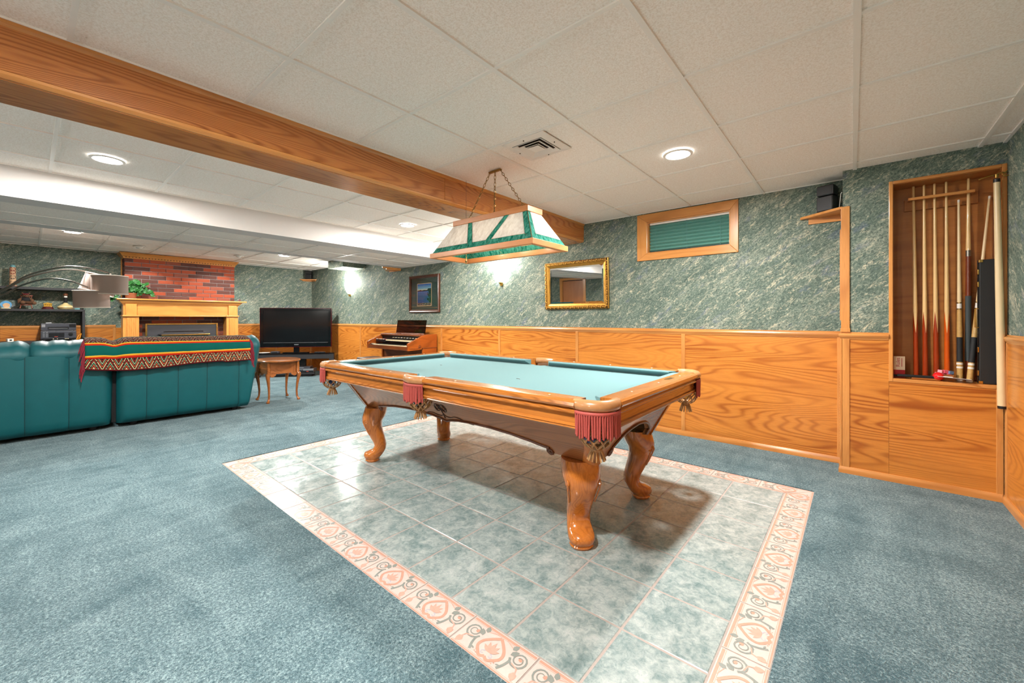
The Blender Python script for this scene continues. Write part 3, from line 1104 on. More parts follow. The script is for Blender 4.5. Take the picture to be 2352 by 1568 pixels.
struct('trim_1', MB().sweep(RAIL, [(XF, YR), (BX0 - .009, YR)]), 'oak_trim', smooth=True)
struct('trim_2', MB().sweep(RAIL, [(BX0, YR - .012), (BX0, YB), (NX0 - cs, YB)]), 'oak_trim', smooth=True)
struct('trim_3', MB().sweep(RAIL, [(XR, YB - .001), (XR, YN)]), 'oak_trim_y', smooth=True)
struct('trim_4', MB().sweep(RAIL, [(XF, YN), (XF, .945)]), 'oak_trim_y', smooth=True)
struct('trim_5', MB().sweep(RAIL, [(XF, 2.69), (XF, YR)]), 'oak_trim_y', smooth=True)
struct('trim_6', MB().sweep(RAIL, [(XR, YN), (DX1 + .09, YN)]), 'oak_trim', smooth=True)
struct('trim_7', MB().sweep(RAIL, [(DX0 - .09, YN), (XF, YN)]), 'oak_trim', smooth=True)
struct('baseboard_back', MB().sweep(BASE, [(XF, YR - .006), (BX0 - .009, YR - .006)]), 'oak_trim', smooth=True)
struct('baseboard_alcove', MB().sweep(BASE, [(BX0 - .007, YR - .02), (BX0 - .007, YB - .006), (XR - .02, YB - .006)]), 'oak_trim', smooth=True)
struct('baseboard_right', MB().sweep(BASE, [(XR - .006, YB - .006), (XR - .006, YN)]), 'oak_trim_y', smooth=True)
struct('baseboard_left', MB().sweep(BASE, [(XF + .006, 2.69), (XF + .006, YR)]), 'oak_trim_y', smooth=True)
struct('baseboard_left', MB().sweep(BASE, [(XF + .006, YN), (XF + .006, .945)]), 'oak_trim_y', smooth=True)
struct('baseboard_front', MB().sweep(BASE, [(XR, YN + .006), (DX1 + .09, YN + .006)]), 'oak_trim', smooth=True)

# wallpapered duct box in the corner of the ceiling
struct('wall_duct_box', MB().box(-7.66, -7.10, 3.72, YR, 2.11, ZC + .01), 'wallpaper')

# door behind the camera, seen in the mirror
door = struct('door_1', MB().box(DX0 + .02, DX1 - .02, YN - .06, YN - .02, .012, 2.01), 'oak_door', bevel=.003)
for (a, b, c, d) in ((DX0 - .075, DX0, 0, 2.03), (DX1, DX1 + .075, 0, 2.03)):
    MB().box(a, b, YN - .0, YN + .018, c, d).build('door_casing', 'oak_trim_z', door, bevel=.004)
MB().box(DX0 - .075, DX1 + .075, YN, YN + .018, 2.03, 2.105).build('door_casing', 'oak_trim', door, bevel=.004)
for a in (DX0, DX1 - .02):
    MB().box(a, a + .02, YN - .1, YN, 0, 2.03).build('door_jamb', 'oak_trim_z', door)
MB().lathe([(.012, 0), (.012, .02), (.026, .035), (.028, .05), (.018, .062), (.001, .064)], (DX1 - .08, YN - .02, 1.0), 16, 1).build('door_knob', 'brass', door, smooth=True)

# ---- oak beam
beam = thing('ceiling_beam', 'large oak-cased beam crossing the ceiling above the pool table', 'beam', (0, 0, 0))
ch = .028
MB().box(BM1 - .018, BM1, YN, 2.06, ZB + ch, ZC).build('face_board', 'oak_beam', beam, bevel=.001)
MB().box(BM1 - .018, BM1, 2.062, YR, ZB + ch, ZC).build('face_board', 'oak_beam', beam, bevel=.001)
MB().box(BM0, BM0 + .018, YN, YR, ZB + ch, ZC).build('face_board', 'oak_beam', beam)
MB().prism([(BM1 - .03, ZB + ch - .001), (BM1 - .022, ZB + .002), (BM1 - .012, ZB + .003), (BM1 - .0005, ZB + .016), (BM1 - .0005, ZB + ch - .001)], YN, YR, 'xz').build('corner_strip', 'oak_trim_y', beam)
MB().prism([(BM0 + .0005, ZB + ch - .001), (BM0 + .0005, ZB + .016), (BM0 + .012, ZB + .003), (BM0 + .022, ZB + .002), (BM0 + .03, ZB + ch - .001)], YN, YR, 'xz').build('corner_strip', 'oak_trim_y', beam)
MB().box(BM0 + .0225, BM1 - .0225, YN, YR, ZB, ZB + .015).build('bottom_board', 'oak_beam', beam)
mb = MB().prism([(BM1, ZC - .022), (BM1 + .010, ZC - .012), (BM1 + .012, ZC), (BM1, ZC)], YN, YR, 'xz')
mb.build('ceiling_moulding', 'oak_trim_y', beam)

# ---- window with oak casing and pleated blind
win = struct('window_1', MB().box(WX0 + .0, WX1, YR + .085, YR + .09, WZ0, WZ1), 'clear_glass')
OX0, OX1, OZ0, OZ1 = -1.732, -0.787, 1.757, 2.237
def frame_piece(poly, m):
    MB().prism(poly, YR - .016, YR, 'xz').build('window_casing', m, win, bevel=.003)
frame_piece([(OX0, OZ0), (WX0, WZ0), (WX0, WZ1), (OX0, OZ1)], 'oak_trim_z')
frame_piece([(WX1, WZ0), (OX1, OZ0), (OX1, OZ1), (WX1, WZ1)], 'oak_trim_z')
frame_piece([(OX0, OZ0), (OX1, OZ0), (WX1, WZ0), (WX0, WZ0)], 'oak_trim')
frame_piece([(WX0, WZ1), (WX1, WZ1), (OX1, OZ1), (OX0, OZ1)], 'oak_trim')
MB().box(WX0, WX0 + .008, YR, YR + .085, WZ0, WZ1).build('window_jamb', 'oak_trim_z', win)
MB().box(WX1 - .008, WX1, YR, YR + .085, WZ0, WZ1).build('window_jamb', 'oak_trim_z', win)
MB().box(WX0 + .008, WX1 - .008, YR, YR + .085, WZ0, WZ0 + .008).build('window_jamb', 'oak_trim', win)
MB().box(WX0 + .008, WX1 - .008, YR, YR + .085, WZ1 - .008, WZ1).build('window_jamb', 'oak_trim', win)
MB().box(WX0 - .02, WX1 + .02, YR + .095, YR + .1, WZ0 - .02, WZ1 + .02).build('window_well', 'dark_hollow', win)

blind = thing('pleated_blind', 'green pleated blind drawn down in the small high window', 'blind', ((WX0 + WX1) / 2, YR + .05, WZ0 + .01))
hw = (WX1 - WX0) / 2 - .012
H_ = WZ1 - WZ0 - .034
MB().box(-hw, hw, -.014, .014, H_, H_ + .016).build('head_rail', 'white_metal', blind)
MB().box(-hw, hw, -.012, .012, 0, .010).build('bottom_rail', 'black_matte', blind)
npl = 8
for i in range(npl):
    z1 = H_ - i * (H_ - .010) / npl
    z0 = H_ - (i + 1) * (H_ - .010) / npl
    zm = z0 + (z1 - z0) * .42
    ym = -.026 + .0012 * i
    mb = MB()
    mb.add([(-hw, .008, z1), (hw, .008, z1), (hw, ym, zm), (-hw, ym, zm), (-hw, .008, z0), (hw, .008, z0), (-hw, .010, z1), (hw, .010, z1), (hw, ym + .002, zm), (-hw, ym + .002, zm), (-hw, .010, z0), (hw, .010, z0)],
           [(0, 3, 2, 1), (3, 4, 5, 2), (6, 7, 8, 9), (9, 8, 11, 10), (0, 6, 9, 3), (3, 9, 10, 4), (1, 2, 8, 7), (2, 5, 11, 8)])
    mb.build('pleat', 'blind', blind)
for x in (-hw * .82, 0, hw * .8):
    MB().tube([(x, -.028, .005), (x, -.028, H_)], .0011, 6).build('cord', 'totem_teal', blind)
for z in (.02, H_ - .03):
    MB().box(hw - .004, hw + .004, -.02, -.012, z, z + .022).build('clip', 'white_gloss', blind)

# ---- ceiling fittings
def downlight(x, y, lab):
    t = thing('recessed_light', lab, 'ceiling light', (x, y, ZC - .001), group='recessed ceiling lights')
    MB().lathe([(.092, 0), (.092, -.004), (.078, -.008), (.074, -.006), (.074, 0)], (0, 0, 0), 32, 2, cap=False).build('trim_ring', 'white_metal', t, smooth=True)
    MB().lathe([(.0735, -.002), (.0735, -.005), (.04, -.0065), (.001, -.007)], (0, 0, 0), 32, 2).build('lens', 'lens_glow', t, smooth=True)


labs = ['glowing round ceiling light near the high window', 'glowing round ceiling light left of the oak beam', 'glowing round ceiling light between beam and soffit, left of the hanging lamp',
        'glowing round ceiling light beyond the soffit above the television', 'round ceiling light over the carpet at the right, near the camera', 'round ceiling light partly hidden by the soffit at far left']
for (x, y), lb in zip(DOWNLIGHTS, labs):
    downlight(x, y, lb)


def eyeball(x, y, lab, aim):
    t = thing('eyeball_spotlight', lab, 'ceiling light', (x, y, ZC - .001), group='eyeball spots over the mantel')
    MB().lathe([(.075, 0), (.075, -.005), (.056, -.012), (.050, -.004), (.050, 0)], (0, 0, 0), 28, 2, cap=False).build('trim_ring', 'white_metal', t, smooth=True)
    MB().sphere((0, 0, .004), .048, 20, 10, sc=(1, 1, .8)).build('eyeball', 'white_gloss', t, smooth=True)
    d = Vector(aim) - Vector((x, y, ZC - .06))
    light('eyeball_lamp', 'SPOT', (x, y, ZC - .06), SPOT_W, size=.025, rot=d.to_track_quat('-Z', 'Y').to_euler(), spot_size=1.15, spot_blend=.35)


eyeball(-8.242, 1.092, 'small white eyeball spotlight in front of the left half of the chimney', (-9.2, 1.30, 1.2))
eyeball(-8.12, 2.364, 'small white eyeball spotlight in front of the right half of the chimney', (-9.2, 2.25, 1.2))

vt = thing('air_vent', 'square white stepped air diffuser in the ceiling above the hanging lamp', 'vent', (-1.535, 2.097, ZC))
def sq_ring(mb, a, b, z0, z1, zb=None):
    A = [(-a, -a, z0), (a, -a, z0), (a, a, z0), (-a, a, z0)]
    B = [(-b, -b, z1), (b, -b, z1), (b, b, z1), (-b, b, z1)]
    k = .004
    A2 = [(p[0], p[1], p[2] + k) for p in A]
    B2 = [(p[0], p[1], p[2] + k) for p in B]
    mb.add(A + B + A2 + B2, [(i, 4 + i, 4 + (i + 1) % 4, (i + 1) % 4) for i in range(4)] + [(8 + i, 8 + (i + 1) % 4, 12 + (i + 1) % 4, 12 + i) for i in range(4)] + [(i, (i + 1) % 4, 8 + (i + 1) % 4, 8 + i) for i in range(4)] + [(4 + i, 12 + i, 12 + (i + 1) % 4, 4 + (i + 1) % 4) for i in range(4)])
MB().box(-.112, .112, -.112, .112, -.0006, .003).build('duct_opening', 'dark_hollow', vt)
mb = MB()
sq_ring(mb, .160, .112, -.003, -.010)
mb.build('flange', 'vent_white', vt)
for a, b in ((.108, .088), (.080, .058), (.050, .028)):
    mb = MB()
    sq_ring(mb, a, b, -.014, -.003)
    mb.build('louvre', 'vent_white', vt)
MB().add([(-.040, -.040, -.014), (.040, -.040, -.014), (.040, .040, -.014), (-.040, .040, -.014), (0, 0, -.004)], [(0, 1, 2, 3), (0, 4, 1), (1, 4, 2), (2, 4, 3), (3, 4, 0)]).build('centre_cone', 'vent_white', vt)
for a in range(4):
    r = a * PI / 2
    MB().sphere((.135 * math.cos(r + .0), .135 * math.sin(r), -.008), .004, 8, 6).build('screw', 'dark_hollow', vt)
# ------------------------------------------------------------------ pool table
TX, TY = -2.0075, 2.1875
TL, TW = 1.2625, 0.7025
ZT = 0.803
tab = thing('pool_table', 'oak pool table with teal felt, tasselled pockets and cabriole legs', 'pool table', (TX, TY, 0.0045))
CP, SP = .150, .088      # pocket gaps measured along the rails

RAILP = [(.105, ZT - .003), (.030, ZT), (.012, ZT - .003), (.003, ZT - .011), (.000, ZT - .024), (.005, ZT - .033), (.015, ZT - .037), (.020, ZT - .039),
         (.014, ZT - .043), (.008, ZT - .049), (.008, ZT - .056), (.014, ZT - .062), (.026, ZT - .064), (.105, ZT - .064)]
APRON = [(.028, ZT - .062), (.026, ZT - .102), (.018, ZT - .106), (.015, ZT - .112), (.020, ZT - .117), (.016, ZT - .122), (.022, ZT - .128), (.060, ZT - .128), (.060, ZT - .062)]


def seg_sides():
    """(start, end, axis) of the six rails, running anticlockwise so that the outside is to the right"""
    return [((-TL + CP, -TW), (-SP, -TW), 0), ((SP, -TW), (TL - CP, -TW), 0), ((TL, -TW + CP), (TL, TW - CP), 1),
            ((TL - CP, TW), (SP, TW), 0), ((-SP, TW), (-TL + CP, TW), 0), ((-TL, TW - CP), (-TL, -TW + CP), 1)]


def inward(prof):
    return [(-d, z) for d, z in prof]


for a, b, ax in seg_sides():
    m = 'oak_table' if ax == 0 else 'oak_table_y'
    rail = MB().sweep(inward(RAILP), [a, b]).build('rail', m, tab, smooth=True, angle=30)
    d = Vector((b[0] - a[0], b[1] - a[1]))
    ln = d.length
    d.normalize()
    nrm = Vector((-d.y, d.x))
    ap_a = Vector(a) - d * .012
    ap_b = Vector(b) + d * .012
    MB().sweep(inward(APRON), [tuple(ap_a), tuple(ap_b)]).build('apron', m, tab, smooth=True, angle=30)
    # sights
    nd = 3
    step = (ln + (CP + SP if ax == 0 else 2 * CP)) / 4
    for k in range(nd):
        q = Vector(a) + d * (step * (k + 1) - (CP if (a[0] != SP and a[0] != -SP) else SP) * .9) + nrm * .052
        MB().lathe([(.0055, 0), (.005, .0012), (.001, .0014)], (q.x, q.y, ZT - .0012), 12).build('sight', 'pearl', rail)
    # cushion: nose with undercut, ends cut back at the pockets
    o0, o1 = .105, .150
    cut = .034
    prof = [(o0, ZT - .004, 0.0), (o1 - .006, ZT - .005, cut), (o1, ZT - .010, cut), (o1 - .001, ZT - .016, cut), (o0 + .006, ZT - .044, cut * .15), (o0, ZT - .044, 0.0)]
    A, B = Vector(a), Vector(b)
    ring0 = [tuple(A + nrm * o + d * c) + (z,) for o, z, c in prof]
    ring1 = [tuple(B + nrm * o - d * c) + (z,) for o, z, c in prof]
    MB().loft([ring0, ring1]).build('cushion', 'felt', tab, bevel=.004)
# name plate on the end rail
MB().box(TL - .075, TL - .045, .155, .255, ZT - .002, ZT - .0005).build('name_plate', 'old_brass', tab)
# bed with notched corners under the pockets
bx, by = TL - .106, TW - .106
MB().prism([(-bx + .06, -by), (-.05, -by), (-.03, -by + .03), (.03, -by + .03), (.05, -by), (bx - .06, -by), (bx, -by + .06), (bx, by - .06), (bx - .06, by), (.05, by), (.03, by - .03), (-.03, by - .03), (-.05, by), (-bx + .06, by), (-bx, by - .06), (-bx, -by + .06)], ZT - .075, ZT - .044).build('playing_bed', 'felt', tab)
for x, y, r in ((.36, -.14, .013), (-.62, .05, .010)):
    MB().tube([(x - r, y, ZT - .0438), (x, y + .004, ZT - .0436), (x + r * 1.4, y - .003, ZT - .0438)], .0022, 6).build('cloth_scuff', 'carve_dark', tab)

# rope for the fringes, one shared mesh
def rope_mesh(ln, r):
    rings = []
    n = int(ln / .0017)
    for i in range(n + 1):
        z = -ln * i / n
        tw = i * 1.0
        end = 1.0 if i < n - 1 else .6
        ring = []
        for j in range(8):
            a = 2 * PI * j / 8
            rr = r * end * (.74 + .34 * abs(math.cos(a + tw)))
            ring.append((rr * math.cos(a), rr * math.sin(a), z))
        rings.append(ring)
    return MB().loft(rings).mesh('fringe_cord', 'fringe_red', smooth=True, angle=80)


ropes = [rope_mesh(l, .0052) for l in (.092, .100, .105, .096)]


def net_pocket(c, out):
    """leather basket under a pocket: woven strips, tail"""
    cx, cy = c
    net = MB()
    top, bot = ZT - .125, ZT - .205
    n = 10
    for s in (1, -1):
        for i in range(n):
            a0 = 2 * PI * i / n
            pts = []
            for k in range(7):
                t = k / 6
                a = a0 + s * t * 2 * PI / n * 1.5
                r = .062 * math.sqrt(max(0.0, 1 - (t * .93) ** 2.2)) + .012
                pts.append((cx + r * math.cos(a), cy + r * math.sin(a), top + (bot - top) * t))
            net.tube(pts, .0042, 6)
    net.tube([(cx + .074 * math.cos(2 * PI * i / 20), cy + .074 * math.sin(2 * PI * i / 20), top) for i in range(20)], .006, 6, closed=True)
    return net


def tail(c):
    cx, cy = c
    mb = MB()
    mb.lathe([(.020, ZT - .198), (.026, ZT - .215), (.022, ZT - .225)], (cx, cy, 0), 14)
    for i in range(12):
        a = 2 * PI * i / 12
        mb.tube([(cx + .018 * math.cos(a), cy + .018 * math.sin(a), ZT - .215), (cx + .028 * math.cos(a), cy + .028 * math.sin(a), ZT - .240), (cx + .036 * math.cos(a), cy + .036 * math.sin(a), ZT - .262)], [.006, .007, .006], 5, flat=.5)
    return mb


def pocket(path, c, out):
    """path: outline of the leather lip from rail end to rail end"""
    pk = MB()
    P = smoothpath([p + (ZT - .020,) for p in path], 5)
    n = len(P)
    pk.tube(P, [.0265 if 1 < i < n - 2 else .0245 for i in range(n)], 12, flat=.95)
    lip = pk.build('pocket', 'leather_tan', tab, smooth=True)
    # liner below the lip on the inside
    L = MB()
    rings = []
    for z, k in ((ZT - .020, -.020), (ZT - .06, -.018), (ZT - .125, .004)):
        ring = []
        for p in P:
            v = Vector((c[0] - p.x, c[1] - p.y))
            v.normalize()
            ring.append((p.x + v.x * (.010 - k * .4), p.y + v.y * (.010 - k * .4), z))
        rings.append(ring)
    L.loft(rings, closed=False)
    o = L.build('pocket_liner', 'leather_brown', lip, smooth=True)
    sm = o.modifiers.new('solid', 'SOLIDIFY')
    sm.thickness = .004
    net_pocket(c, out).build('pocket_net', 'net_leather', lip, smooth=True)
    tail(c).build('net_tail', 'net_leather', lip, smooth=True)
    # fringe: header band and twisted cords hanging just outside the lip
    H = []
    for p in P[2:-2]:
        v = Vector((p.x - c[0], p.y - c[1]))
        v.normalize()
        H.append((p.x + v.x * .019, p.y + v.y * .019, ZT - .048))
    hd = MB()
    hd.loft([[(x, y, z + .006) for x, y, z in H], [(x, y, z - .010) for x, y, z in H]], closed=False)
    fr = hd.build('fringe', 'fringe_red', tab, smooth=True)
    sm = fr.modifiers.new('solid', 'SOLIDIFY')
    sm.thickness = .008
    sm.offset = 0
    tot = sum((Vector(H[i + 1]) - Vector(H[i])).length for i in range(len(H) - 1))
    cnt = int(tot / .0108)
    acc, k = 0.0, 0
    want = [(i + .5) * tot / cnt for i in range(cnt)]
    for i in range(len(H) - 1):
        A, B = Vector(H[i]), Vector(H[i + 1])
        l = (B - A).length
        while k < cnt and want[k] <= acc + l:
            p = A.lerp(B, (want[k] - acc) / l)
            inst('fringe_cord', ropes[(k * 7) % 4], fr, (p.x, p.y, p.z - .006), (random.uniform(-.03, .03), random.uniform(-.03, .03), random.uniform(0, 6)))
            k += 1
        acc += l
    return lip


e = .010
for sx in (-1, 1):
    for sy in (-1, 1):
        path = [(sx * (TL - CP - e), sy * (TW - .030)), (sx * (TL - .105), sy * (TW - .022)), (sx * (TL - .060), sy * (TW - .034)), (sx * (TL - .034), sy * (TW - .060)), (sx * (TL - .022), sy * (TW - .105)), (sx * (TL - .030), sy * (TW - CP - e))]
        pocket(path, (sx * (TL - .092), sy * (TW - .092)), (sx, sy))
for sy in (-1, 1):
    path = [(-SP - .004, sy * (TW - .026)), (-.050, sy * (TW - .006)), (0, sy * (TW + .004)), (.050, sy * (TW - .006)), (SP + .004, sy * (TW - .026))]
    pocket(path, (0, sy * (TW - .062)), (0, sy))

# cabinet: tapered sides with shaped lower edges, corner posts
ZA, ZBt = ZT - .125, .440
hlT, hwT, hlB, hwB = 1.150, .545, 1.045, .400


def side_panel(half_top, half_bot, off_top, off_bot, sign, axis, arch):
    """leaning panel whose lower edge carries an ogee arch; arch: list of (fraction, z)"""
    pts = []
    top = [(-half_top, ZA), (half_top, ZA)]
    low = []
    for f, z in arch:
        k = (ZA - z) / (ZA - ZBt)
        low.append((f * (half_top + (half_bot - half_top) * k), z))
    poly = [top[0]] + [(-x, z) for x, z in low[::-1]] + [(x, z) for x, z in low if x > 0] + [top[1]]
    # build left to right along the lower edge
    edge = [(-x, z) for x, z in low[::-1] if x > 0] + low
    mb = MB()
    def P(x, z, dep):
        k = (ZA - z) / (ZA - ZBt)
        o = (off_top + (off_bot - off_top) * k - dep) * sign
        return (x, o, z) if axis == 0 else (o, x, z)
    n = len(edge)
    top_row = [(edge[i][0] * (half_top / max(abs(edge[0][0]), 1e-6)), ZA) for i in range(n)]
    for dep, in ((0.0,), (.022,)):
        pass
    F = [P(x, z, 0) for x, z in top_row] + [P(x, z, 0) for x, z in edge]
    B = [P(x, z, .022) for x, z in top_row] + [P(x, z, .022) for x, z in edge]
    fs = []
    for i in range(n - 1):
        fs.append((i, i + 1, n + i + 1, n + i))
        fs.append((2 * n + i, 3 * n + i, 3 * n + i + 1, 2 * n + i + 1))
        fs.append((n + i, n + i + 1, 3 * n + i + 1, 3 * n + i))
        fs.append((i, 2 * n + i, 2 * n + i + 1, i + 1))
    fs += [(0, n, 3 * n, 2 * n), (n - 1, 3 * n - 1, 4 * n - 1, 2 * n - 1)]
    mb.add(F + B, fs)
    pn = mb.build('cabinet_panel', 'oak_cabinet' if axis == 0 else 'oak_cabinet_y', tab)
    # bead along the arch with small scrolls at its ends
    bead = [P(x, z + .006, -.003) for x, z in edge[2:-2]]
    MB().tube(bead, .0075, 8).build('edge_bead', 'bead_dark', pn, smooth=True)
    for ex in (edge[2], edge[-3]):
        sg = 1 if ex[0] > 0 else -1
        sp = []
        for i in range(15):
            a = i / 14 * 3.4 * PI
            r = .022 * (1 - i / 14 * .8)
            sp.append(P(ex[0] - sg * (.000 + r * math.sin(a)), ex[1] - .016 + r * math.cos(a), -.004))
        MB().tube(sp, .0065, 8).build('scroll', 'bead_dark', pn, smooth=True)
    return pn, P


archL = [(0.0, .478), (.05, .492), (.12, .503), (.24, .510), (.38, .508), (.52, .498), (.64, .482), (.72, .468), (.755, .466), (.77, .440), (1.0, .440)]
archS = [(0.0, .560), (.12, .556), (.28, .545), (.42, .525), (.54, .498), (.60, .482), (.63, .478), (.65, .440), (1.0, .440)]
for s in (-1, 1):
    pn, P = side_panel(hlT, hlB, hwT, hwB, s, 0, archL)
    # carved double volute and tendrils at the middle
    for sg in (-1, 1):
        sp = []
        for i in range(24):
            a = i / 23 * 4.2 * PI
            r = .030 * (1 - i / 23 * .78)
            sp.append(P(sg * (.030 - r * math.cos(a)), .575 + r * math.sin(a), -.0015))
        MB().tube(sp, .003, 6).build('carving', 'carve_dark', pn, smooth=True)
        MB().tube([P(sg * x, z, -.0015) for x, z in ((0, .535), (.02, .520), (.06, .518), (.10, .530), (.15, .528), (.20, .508), (.26, .505))], .003, 6).build('carving', 'carve_dark', pn, smooth=True)
    MB().tube([P(x, z, -.0015) for x, z in ((0, .600), (0, .56), (0, .525), (0, .505))], .004, 6).build('carving', 'carve_dark', pn, smooth=True)
    side_panel(hwT - .02, hwB - .02, hlT, hlB, s, 1, archS)
for sx in (-1, 1):
    for sy in (-1, 1):
        rings = []
        for z, hl, hwd in ((ZA, hlT, hwT), (ZBt - .012, hlB, hwB), (ZBt - .020, hlB - .004, hwB - .004)):
            c = .062
            pts = [(hl + .004, hwd - c), (hl + .001, hwd - c * .45), (hl - c * .45, hwd + .001), (hl - c, hwd + .004), (hl - c, hwd - .02), (hl - .03, hwd - c)]
            rings.append([(sx * x, sy * y, z) for x, y in pts])
        MB().loft(rings).build('corner_post', 'oak_leg', tab, smooth=True)

# cabriole legs: outward reach (min, max) and width at each height, along the diagonal
LEG = [(0.0, -.046, .050, .106), (.012, -.052, .058, .120), (.020, -.050, .054, .112), (.030, -.058, .064, .126), (.050, -.076, .072, .134), (.068, -.088, .064, .132), (.082, -.096, .028, .128),
       (.100, -.102, -.004, .122), (.130, -.104, -.014, .121), (.165, -.097, .002, .124), (.200, -.088, .024, .129), (.245, -.074, .050, .138), (.285, -.068, .070, .152), (.325, -.074, .082, .176), (.360, -.096, .082, .194), (.400, -.108, .070, .196), (.438, -.110, .058, .190)]
for sx in (-1, 1):
    for sy in (-1, 1):
        rings = []
        for z, a, b, w in LEG:
            c, h = (a + b) / 2, (b - a) / 2
            ring = []
            for j in range(24):
                t = 2 * PI * j / 24
                ct, st = math.cos(t), math.sin(t)
                k = 2.35
                s_ = c + h * math.copysign(abs(ct) ** (2 / k), ct)
                p_ = w / 2 * math.copysign(abs(st) ** (2 / k), st)
                # outward diagonal (sx, sy), sideways perpendicular
                ox, oy = sx * .7071, sy * .7071
                ring.append((sx * .960 + s_ * ox - p_ * oy, sy * .375 + s_ * oy + p_ * ox, z))
            rings.append(ring)
        lg = MB().loft(rings).build('leg', 'oak_leg', tab, smooth=True, angle=50)
        ox, oy = sx * .7071, sy * .7071
        for sd in (-1, 1):
            sp = []
            for i in range(16):
                a = i / 15 * 2.6 * PI
                r = .020 * (1 - i / 15 * .75)
                s_, z_ = .035 + r * math.cos(a), .330 + r * math.sin(a)
                pw = sd * .080
                sp.append((sx * .960 + s_ * ox - pw * oy, sy * .375 + s_ * oy + pw * ox, z_))
            low = [(.045, .300, .080), (.030, .262, .072), (.012, .225, .066)]
            sp = [(sx * .960 + s_ * ox - sd * pw * oy, sy * .375 + s_ * oy + sd * pw * ox, z_) for s_, z_, pw in low[::-1]] + sp
            MB().tube(sp, [.004] * 3 + [.0075] * 16, 7).build('carved_scroll', 'oak_leg', lg, smooth=True)

# balls lying in the pockets
def ball(p, m, lab):
    o = MB().sphere((0, 0, 0), .0285, 20, 12).build('pool_ball', m, None, smooth=True, loc=p)
    tag(o, lab, 'ball', 'balls in the pockets')


ball((TX + TL - .092 - .018, TY - TW + .092 - .022, ZT - .158), 'ball_blue', 'dark blue pool ball showing through the near corner pocket net')
ball((TX + TL - .092 + .030, TY - TW + .092 + .004, ZT - .154), 'ball_black', 'black pool ball in the near corner pocket net')
ball((TX - .026, TY - TW + .062, ZT - .156), 'ball_black', 'black pool ball in the middle pocket net nearest the camera')
ball((TX + TL - .092, TY + TW - .092, ZT - .156), 'ball_yellow', 'yellow pool ball in the pocket net at the right end')
ball((TX - TL + .092, TY - TW + .092, ZT - .156), 'ball_blue', 'dark pool ball in the pocket net at the left end')

# ------------------------------------------------------------------ stained glass lamp over the table
LX, LY = -2.015, 2.235
ZL0 = 1.620
lamp = thing('pool_table_lamp', 'long stained-glass lamp in oak frame hanging over the pool table', 'lamp', (LX, LY, ZL0))
hbx, hby, htx, hty = .500, .208, .368, .086
fb, ft = .038, .040
zt0 = .252           # underside of the top frame above the lower edge


def frame_ring(hx, hy, w, z0, z1, nm, my):
    for sy in (-1, 1):
        MB().prism([(-hx, -sy * 0 + sy * hy), (hx, sy * hy), (hx - w, sy * (hy - w)), (-hx + w, sy * (hy - w))], z0, z1).build(nm, 'lamp_wood', lamp, bevel=.003)
    for sx in (-1, 1):
        MB().prism([(sx * hx, -hy), (sx * hx, hy), (sx * (hx - w), hy - w), (sx * (hx - w), -hy + w)], z0, z1).build(nm, 'lamp_wood_y', lamp, bevel=.003)


frame_ring(hbx, hby, .034, 0, fb, 'lower_frame', 0)
frame_ring(htx, hty, .030, zt0, zt0 + ft, 'upper_frame', 0)
gb, gt = fb - .004, zt0 + .006
ax_b, ay_b = hbx - .014, hby - .014
ax_t, ay_t = htx - .012, hty - .012


def on_face(face, X, t):
    """X: position along the face in metres at that height, t: 0 bottom to 1 top"""
    z = gb + (gt - gb) * t
    if face in ('n', 's'):
        y = (ay_b + (ay_t - ay_b) * t) * (-1 if face == 's' else 1)
        return (X if face == 's' else -X, y, z)
    x = (ax_b + (ax_t - ax_b) * t) * (1 if face == 'e' else -1)
    return (x, X if face == 'e' else -X, z)


def pane(face, pts, m):
    P = [Vector(on_face(face, X, t)) for X, t in pts]
    nn = (P[1] - P[0]).cross(P[2] - P[0]).normalized() * .0025
    n = len(P)
    mb = MB().add([p + nn for p in P] + [p - nn for p in P], [tuple(range(n)), tuple(range(2 * n - 1, n - 1, -1))] + [(i, n + i, n + (i + 1) % n, (i + 1) % n) for i in range(n)])
    o = mb.build('glass_pane', m, lamp)
    MB().tube([p for p in P], .0030, 6, closed=True).build('came', 'old_brass', o, smooth=True)


def hx_at(t, long):
    return (ax_b + (ax_t - ax_b) * t) if long else (ay_b + (ay_t - ay_b) * t)


for f in 'sn':
    W_, G_ = 'glass_white', 'glass_green'
    tb = .20
    b0, b1, t1 = hx_at(0, True), hx_at(tb, True), hx_at(1, True)
    cw = .050        # corner strip
    xa0, xa1 = -.095, -.095 - .0   # bottom tips of the two slanted strips
    # corner strip at the right-hand end only
    for s in (1,):
        q = [(s * b0, 0), (s * t1, 1), (s * (t1 - .038), 1), (s * (b1 - cw), tb)]
        pane(f, q if s < 0 else q[::-1], G_)
    # slanted strips (tips on the lower frame)
    for s in (-1, 1):
        q = [(s * .085, 0), (s * .118, tb), (s * .205, 1), (s * .162, 1), (s * .066, tb)]
        pane(f, q if s > 0 else q[::-1], G_)
    # bands between
    pane(f, [(-b0, 0), (-.085, 0), (-.118, tb), (-b1, tb)], G_)
    pane(f, [(-.085, 0), (.085, 0), (.066, tb), (-.066, tb)], G_)
    pane(f, [(.085, 0), (b0, 0), (b1 - cw, tb), (.118, tb)], G_)
    pane(f, [(-b1, tb), (-.118, tb), (-.205, 1), (-t1, 1)], W_)
    pane(f, [(-.066, tb), (.066, tb), (.162, 1), (-.162, 1)], W_)
    pane(f, [(.118, tb), (b1 - cw, tb), (t1 - .038, 1), (.205, 1)], W_)
